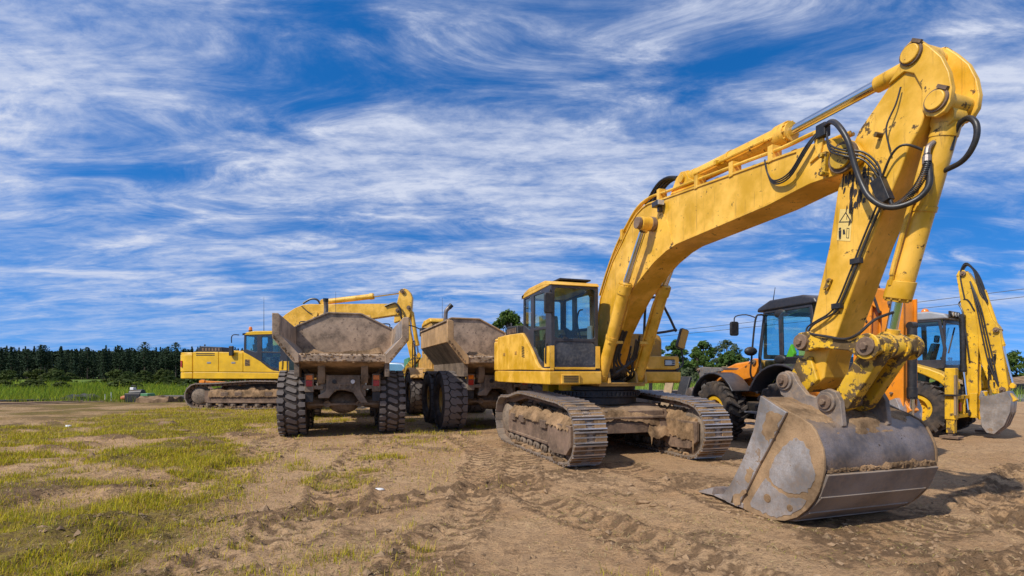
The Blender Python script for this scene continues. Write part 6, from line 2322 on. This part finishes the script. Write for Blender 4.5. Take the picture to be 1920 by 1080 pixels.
def broadleaf(seed, H, R, n=3200, gap=.35, leaf=(.16, .32), trunk=.3, low=.25):
    """tapered trunk with forking limbs, and a crown of leaf clumps hung round the limb ends"""
    global NR
    NR = np.random.default_rng(seed)
    r_ = random.Random(seed)
    ex = MB()
    ex.tube([(0, 0, -.3), (.06 * H * r_.uniform(-.3, .3), 0, H * .3), (.05 * H * r_.uniform(-.5, .5), .1, H * .62), (0, 0, H * .86)], trunk * .42, 7, sub=2)
    cl = []
    for k in range(48):
        t = r_.uniform(low, .97)
        a = r_.uniform(0, 6.283)
        w = R * (math.sin(min(1, (t - low) / (1 - low) * .93 + .12) * PI) ** .6)
        d = w * r_.uniform(.45, 1.0)
        e = Vector((d * math.cos(a), d * math.sin(a), H * t))
        s0 = Vector((0, 0, H * (t * .62)))
        if k % 2 == 0:
            m_ = (s0 + e) / 2 + Vector((0, 0, -.05 * H))
            ex.tube([s0, m_, e], trunk * .11, 5)
        cl.append((e, R * r_.uniform(.14, .34)))
    C, N, S = [], [], []
    per = n // len(cl)
    for e, q in cl:
        d = NR.normal(0, 1, (per, 3))
        d /= np.linalg.norm(d, axis=1, keepdims=True)
        rad = q * NR.uniform(.25, 1.0, per) ** .6
        C.append(np.array(e)[None] + d * rad[:, None] * np.array([1, 1, .72]))
        N.append(d + NR.normal(0, .5, (per, 3)) + np.array([0, 0, .5]))
        S.append(NR.uniform(*leaf, per))
    N = np.concatenate(N)
    N /= np.linalg.norm(N, axis=1, keepdims=True)
    return np.concatenate(C), np.concatenate(S), N, ex


def plant_tree(name, label, cat, loc, seed, H, R, mat, group=None, **kw):
    C, S, N, ex = broadleaf(seed, H, R, **kw)
    root = thing(name, label, cat, loc, 0, group)
    ob = MB()
    ob.v, ob.f, ob.m = ex.v, ex.f, [0] * len(ex.f)
    ob.build('trunk', BARK, root)
    obj('crown', card_mesh('crown', C, S, N, [mat]), root)
    return root


plant_tree('tree', 'leafy tree rising between the tan truck body and the excavator cab', 'tree', (-.5, 58, 0), 21, 8.8, 2.6, LEAF, n=5200, leaf=(.12, .24))
plant_tree('tree', 'tall airy pale tree beside the backhoe mirror', 'tree', (40.2, 96, 0), 23, 8.2, 2.7, LEAF_P, n=3600, leaf=(.12, .22), low=.3)
plant_tree('tree', 'bright green pointed tree left of the tall airy tree', 'tree', (34.0, 91, 0), 24, 7.4, 2.7, LEAF, n=4200, low=.1)
plant_tree('tree', 'rounded green tree nearest the excavator mirror', 'tree', (27.6, 86, 0), 25, 7.3, 2.6, LEAF, n=4200, low=.1)
plant_tree('tree', 'low bushy tree between the two green trees', 'tree', (30.5, 84, 0), 26, 5.4, 2.4, LEAF, n=3600, low=.08)
plant_tree('tree', 'wide low tree behind the loader bucket', 'tree', (37.2, 88, 0), 27, 5.2, 2.8, LEAF, n=3600, low=.06)
plant_tree('tree', 'dark tree at the far right edge of the picture', 'tree', (104.5, 106, 0), 28, 6.6, 3.4, LEAF, n=4200, low=.06)
plant_tree('tree', 'second dark tree left of the one at the right edge', 'tree', (99.0, 108, 0), 29, 5.4, 2.8, LEAF, n=3200, low=.06)
plant_tree('tree', 'tree beyond the right edge of the field', 'tree', (111, 105, 0), 30, 7.4, 3.6, LEAF, n=3200, low=.06)
plant_tree('tree', 'dark green tree just left of the excavator mirror', 'tree', (25.4, 90, 0), 41, 7.0, 2.4, LEAF, n=3800, low=.06)
plant_tree('tree', 'slender spruce like tree between the rounded and the pointed tree', 'tree', (31.4, 95, 0), 42, 7.4, 1.5, LEAF, n=2600, low=.08)
plant_tree('tree', 'broad dark tree under the tall airy pale tree', 'tree', (38.6, 90, 0), 43, 5.6, 3.0, LEAF, n=4200, low=.04)
for k in range(9):
    o = obj('bush', card_mesh('bush', *broadleaf(160 + k, 3.6, 2.6, n=1200, leaf=(.14, .28), trunk=.12, low=.05)[:3], [LEAF]))
    o.location = (24.0 + k * 2.1, 88 + (k * 7 % 5), -.3)
    tag(o, 'thick green bush in the hedge under the central trees', 'bush', 'hedge bushes behind the machines')
plant_tree('shrub', 'white flowering shrub under the trees behind the excavator tool box', 'shrub', (26.0, 76, 0), 31, 2.4, 1.7, LEAF_P, n=1500, low=.05, trunk=.1)
# bushes along the foot of the forest
bush = [card_mesh('bush', *broadleaf(60 + i, 3.4, 2.3, n=1300, leaf=(.16, .34), trunk=.12, low=.05)[:3], [SHRUB]) for i in range(4)]
for k in range(46):
    o = obj('bush', rt.choice(bush))
    o.location = (-128 + k * 2.25 + rt.uniform(-1.4, 1.4), rt.uniform(100, 132), -.4)
    sc = rt.uniform(.4, .95)
    o.scale = (sc * 1.25, sc, sc)
    o.rotation_euler = (0, 0, rt.uniform(0, 6))
    tag(o, 'green bush at the foot of the dark forest', 'bush', 'bushes at the foot of the forest')

for k in range(26):
    o = obj('bush', rt.choice(bush))
    o.location = (-66 + k * 1.9 + rt.uniform(-1, 1), rt.uniform(52, 78), -.3)
    sc = rt.uniform(.22, .5)
    o.scale = (sc * 2.0, sc * 1.2, sc)
    o.rotation_euler = (0, 0, rt.uniform(0, 6))
    tag(o, 'low shrub growing in the tall meadow grass on the left', 'bush', 'low shrubs in the meadow')

# ---------------- wires and poles
def wire(p0, p1, sag, label, group):
    mb = MB()
    p0, p1 = Vector(p0), Vector(p1)
    mb.tube([p0.lerp(p1, t / 14) - Vector((0, 0, sag * 4 * (t / 14) * (1 - t / 14))) for t in range(15)], .022, 4)
    return tag(mb.build('power_wire', 'black', None), label, 'wire', group)


wire((-4, 72, 5.2), (36, 30, 7.4), .35, 'upper of two thin overhead wires crossing the sky on the right', 'overhead wires')
wire((-4, 73, 4.9), (37, 30, 7.0), .35, 'lower of two thin overhead wires crossing the sky on the right', 'overhead wires')
p = thing('utility_pole', 'small distant pole with a crossbar in front of the trees', 'pole', (34.4, 82, 0))
mb = MB()
mb.cyl((0, 0, -.3), (0, 0, 3.1), .09, .07, 8)
mb.build('post', 'timber', p)
mb = MB()
mb.box((-.8, -.05, 2.75), (.8, .05, 2.87))
mb.build('crossbar', 'timber', p)

# ---------------- road, barrier and heap at the right edge
mb = MB()
mb.box((33, 31.2, -.2), (70, 41, .02))
tag(mb.build('road', surf('asphalt', (.16, .16, .17), .85, var=.1, dust=.2, dust_top=.2, dustcol=(.25, .2, .16))), kind='structure')
mb = MB()
mb.box((38, 42, -.1), (75, 42.6, .85))
tag(mb.build('barrier', 'black', None, .05), 'long dark barrier beyond the road at the right edge', 'barrier')
tag(mound(40, 62, 44, 52, lambda X, Y: 1.5 * np.exp(-((Y - 48) / 2.4) ** 2) * (.7 + .6 * fbm(X * .3, Y * .3, 5, 3)) * np.clip((X - 40) * .4, 0, 1), .4).build('dirt_heap', 'soil_dark'), 'long brown earth bank beyond the road', 'earth bank')

# ---------------- odds and ends on the left edge of the site
def at(px, py, z=0.0):
    Yv = (1.65 - z) * 960 / (py - 702)
    return (px - 960) / 960 * Yv, Yv


def pipe(label, a, b, r, mat='black', z0=.1, z1=.1):
    mb = MB()
    mb.cyl((a[0], a[1], z0), (b[0], b[1], z1), r, n=10)
    return tag(mb.build('pipe', mat), label, 'pipe', 'pipes on the site edge')


pipe('long pale pole lying along the left edge of the dirt', (-26.5, 24.4), (-22.7, 28.6), .05, 'rusty', .16, .17)
pipe('lower pole lying in front of the long pale one', (-24.6, 24.2), (-22.0, 27.6), .045, 'timber', .15, .16)
pipe('black pipe lying behind the coarse grass at far left', (-28, 27.0), (-24.6, 29.6), .07, 'black', .2, .2)
pipe('thick black pipe lying between the heap and the excavator track', (-19.6, 28.6), (-15.2, 28.8), .13, 'black', .34, .34)
t = thing('tarpaulin', 'folded black tarpaulin sheet lying in the grass on the left', 'tarpaulin', (-24.6, 29.2, .1))
tag(mound(-.85, .85, -.5, .5, lambda X, Y: .12 + .42 * fbm(X * 2.4 + 4, Y * 2.6, 15, 3) - .16 * np.abs(X) ** 1.5, .07, .3).build('sheet', 'hose', t))
mb = MB()
mb.prism([(.1, -.6), (.8, -.55), (.65, -.2), (.0, -.3)], .28, .30, 'z')
mb.build('loose_flap', 'dark', t)
for x in (-23.05, -22.7):
    mb = MB()
    mb.cyl((x, 29, .05), (x, 29, .5 + (x + 23.05) * .3), .018, n=6)
    tag(mb.build('stake', 'white'), 'white stake standing in the grass %s' % ('nearer the tarpaulin' if x < -23 else 'nearer the orange float'), 'stake', 'white stakes')
t = thing('pump_unit', 'low black pump unit with a green end and a white box on top', 'pump', (-20.4, 28.0, .1))
mb = MB()
mb.box((-.55, -.35, .0), (.30, .35, .50))
mb.cyl((-.45, 0, .48), (.25, 0, .52), .2, n=14)
mb.build('housing', 'black', t, .04)
mb = MB()
mb.prism([(-.35, .0), (.3, .0), (.34, .3), (.2, .5), (-.35, .5)], .32, .72, 'x')
mb.build('end_cover', 'green', t, .03)
mb = MB()
mb.box((-.42, -.12, .68), (-.22, .12, .82))
mb.build('control_box', 'white', t, .02)
mb = MB()
mb.tube([(-.45, 0, .68), (-.4, 0, .9), (-.2, 0, .9), (-.12, 0, .74)], .025, 6, sub=3)
mb.build('lifting_bar', 'black', t)
tag(mound(-19.9, -18.0, 26.9, 28.2, lambda X, Y: .22 + .38 * fbm(X * 2, Y * 2, 25, 3), .09, .3).build('soil_heap', 'soil_dark', None, smooth=50), 'low dark soil heap between the pump unit and the far excavator', 'soil heap')
mb = MB()
mb.lathe([(-.21, .02), (-.18, .07), (-.06, .125), (.08, .135), (.17, .1), (.2, .02)], (-21.12, 27.9, .35), 20)
tag(mb.build('float', 'barrel'), 'round orange float lying beside the black pump unit', 'float')
# rusty orange implement behind the far excavator's track
t = thing('plough_frame', 'rusty orange steel frame standing behind the far excavator', 'implement', (-15.2, 26.4, 0))
for a, b, w in (((-.9, 0, .3), (2.4, 0, .4), .16), ((-.9, 0, 1.25), (2.2, .1, 1.1), .14), ((-.8, 0, .2), (-.7, 0, 1.35), .2), ((.3, 0, .3), (.5, 0, 1.2), .14), ((1.2, 0, 1.15), (1.7, 0, .35), .14), ((-.7, 0, 1.2), (.3, 0, .4), .12), ((2.2, 0, .2), (2.2, 0, 1.1), .16)):
    mb = MB()
    mb.beam(a, b, w, w)
    mb.build('frame_bar', 'orange' if w > .13 else 'rusty', t, .01)
mb = MB()
mb.beam((2.9, -.2, .1), (3.5, -.2, 1.5), .07, .07)
mb.beam((3.2, -.2, .8), (3.7, -.2, 1.2), .05, .05)
mb.build('white_prop', 'white', t)
# stones and a clod on the dirt
def stone(x, y, r, m_, label, sq=(1.2, .9, .6)):
    mb = lump([((0, 0, 0), r, sq)], int(x * 97 + y * 13) & 1023, .35, 10)
    o = tag(mb.build('stone', m_, None, smooth=50), label, 'stone')
    o.location = (x, y, float(ground_z(np.array([x]), np.array([y]))[0][0]) + r * .2)


stone(*at(128, 803), .075, 'white', 'small white stone on the brown ground at far left')
stone(*at(711, 921), .05, 'white', 'pale flat stone in the middle of the dirt', (1.6, .9, .4))
stone(*at(1205, 944), .075, 'soil', 'broken clay lump on the tyre print between track and bucket', (1.4, 1, .6))
stone(*at(1226, 951), .05, 'soil', 'smaller clay lump just right of the broken one', (1.3, 1, .6))
stone(*at(927, 915), .07, 'soil_dark', 'dark clod beside the tyre prints left of the near track', (1.2, .9, .8))
stone(*at(315, 802), .22, 'soil_dark', 'dark torn sod on the grass left of the dump truck', (1.3, .8, .5))
stone(*at(336, 812), .16, 'soil_dark', 'low torn sod just right of the larger one', (1.8, .8, .4))

# ---------------- things glimpsed between the machines
t = thing('van', 'silver blue van parked far behind, glimpsed between the trucks', 'van', (-8.0, 36.5, 0), 78)
t.scale = (1.35, 1.3, 1.62)
mb = MB()
pr = [(-2.1, .35), (-2.15, .75), (-1.9, .95), (-1.2, 1.02), (-.5, 1.5), (.9, 1.55), (1.7, 1.1), (2.1, 1.0), (2.15, .4)]
mb.prism(pr, -.85, .85)
mb.build('body', 'car', t, .12, seg=3)
for s in (-1, 1):
    mb = MB()
    mb.prism([(-1.05, 1.02), (-.45, 1.43), (.85, 1.47), (1.45, 1.08)], s * .853, s * .845)
    mb.build('side_window', 'glass', t)
    for y in (-1.35, 1.35):
        mb = MB()
        mb.lathe([(-.1, .12), (-.1, .33), (.1, .33), (.1, .12)], (s * .78, y, .33), 20)
        w = mb.build('wheel', 'tyre', t)
        mb = MB()
        mb.cyl((s * .74, y, .33), (s * .885, y, .33), .2, n=14)
        mb.build('rim', 'grey', w)
mb = MB()
mb.add([(-.72, -1.16, 1.06), (.72, -1.16, 1.06), (.66, -.52, 1.5), (-.66, -.52, 1.5), (-.72, -1.18, 1.08), (.72, -1.18, 1.08), (.66, -.54, 1.52), (-.66, -.54, 1.52)], [(0, 1, 2, 3), (7, 6, 5, 4), (0, 4, 5, 1), (1, 5, 6, 2), (2, 6, 7, 3), (3, 7, 4, 0)])
mb.build('windscreen', 'glass', t)
t = thing('container', 'green site container behind the gap between the two trucks', 'container', (-5.25, 30.5, 0), 15)
mb = MB()
mb.box((-1.0, -1.2, .1), (1.0, 3.0, 2.6))
mb.build('shell', 'green', t, .03)
for k in range(8):
    mb = MB()
    mb.box((-.95 + .25 * k, -1.24, .2), (-.85 + .25 * k, -1.2, 2.5))
    mb.build('wall_rib', 'green', t)
mb = MB()
mb.cyl((.2, -1.25, 1.2), (.2, -1.3, 1.2), .3, n=16)
mb.build('round_cover', 'green', t)
t = thing('steel_beam', 'bright yellow perforated beam seen under the excavator tool box', 'steel beam', (4.2, 19.5, 0), -4)
mb = MB()
mb.prism([(-.4, 1.30), (1.75, 1.44), (1.75, 1.52), (.9, 1.56), (-.4, 1.54)], -.06, .06, 'y', [[(.15, 1.42), (.4, 1.44), (.4, 1.47), (.15, 1.455)], [(.6, 1.45), (.85, 1.47), (.85, 1.50), (.6, 1.48)]])
mb.build('plate', 'yellow_fresh', t, .006)
for x in (-.2, 1.0):
    mb = MB()
    mb.box((x, -.05, 0), (x + .12, .05, 1.38))
    mb.build('leg', 'black', t)
t = thing('trailer', 'low dark flatbed trailer behind the right hand track', 'trailer', (5.6, 20.6, 0), 4)
mb = MB()
mb.box((-1.6, -1.0, .78), (3.6, 1.0, .98))
mb.build('deck', 'timber', t, .02)
mb = MB()
mb.box((-1.7, -1.06, .55), (3.7, -1.01, 1.02))
mb.box((-1.5, -.7, .5), (3.5, -.6, .78))
mb.build('side_rail', 'dark', t, .02)
for x in (-.6, .5):
    for y in (-.85, .85):
        mb = MB()
        mb.lathe([(-.11, .12), (-.11, .36), (.11, .36), (.11, .12)], (0, 0, 0), 20)
        w = mb.build('wheel', 'tyre', t)
        w.location = (x, y, .36)
        w.rotation_euler = (0, 0, PI / 2)
mb = MB()
mb.beam((5.35, 18.2, .1), (5.75, 18.6, 1.45), .32, .07)
tag(mb.build('plank', 'timber', None, .01), 'weathered wide plank leaning behind the right hand track', 'plank')
mb = MB()
mb.beam((5.75, 18.0, .1), (6.25, 18.3, 1.55), .42, .12)
tag(mb.build('rubber_mat', 'black', None, .03), 'black rubber slab leaning beside the wide plank', 'rubber slab')
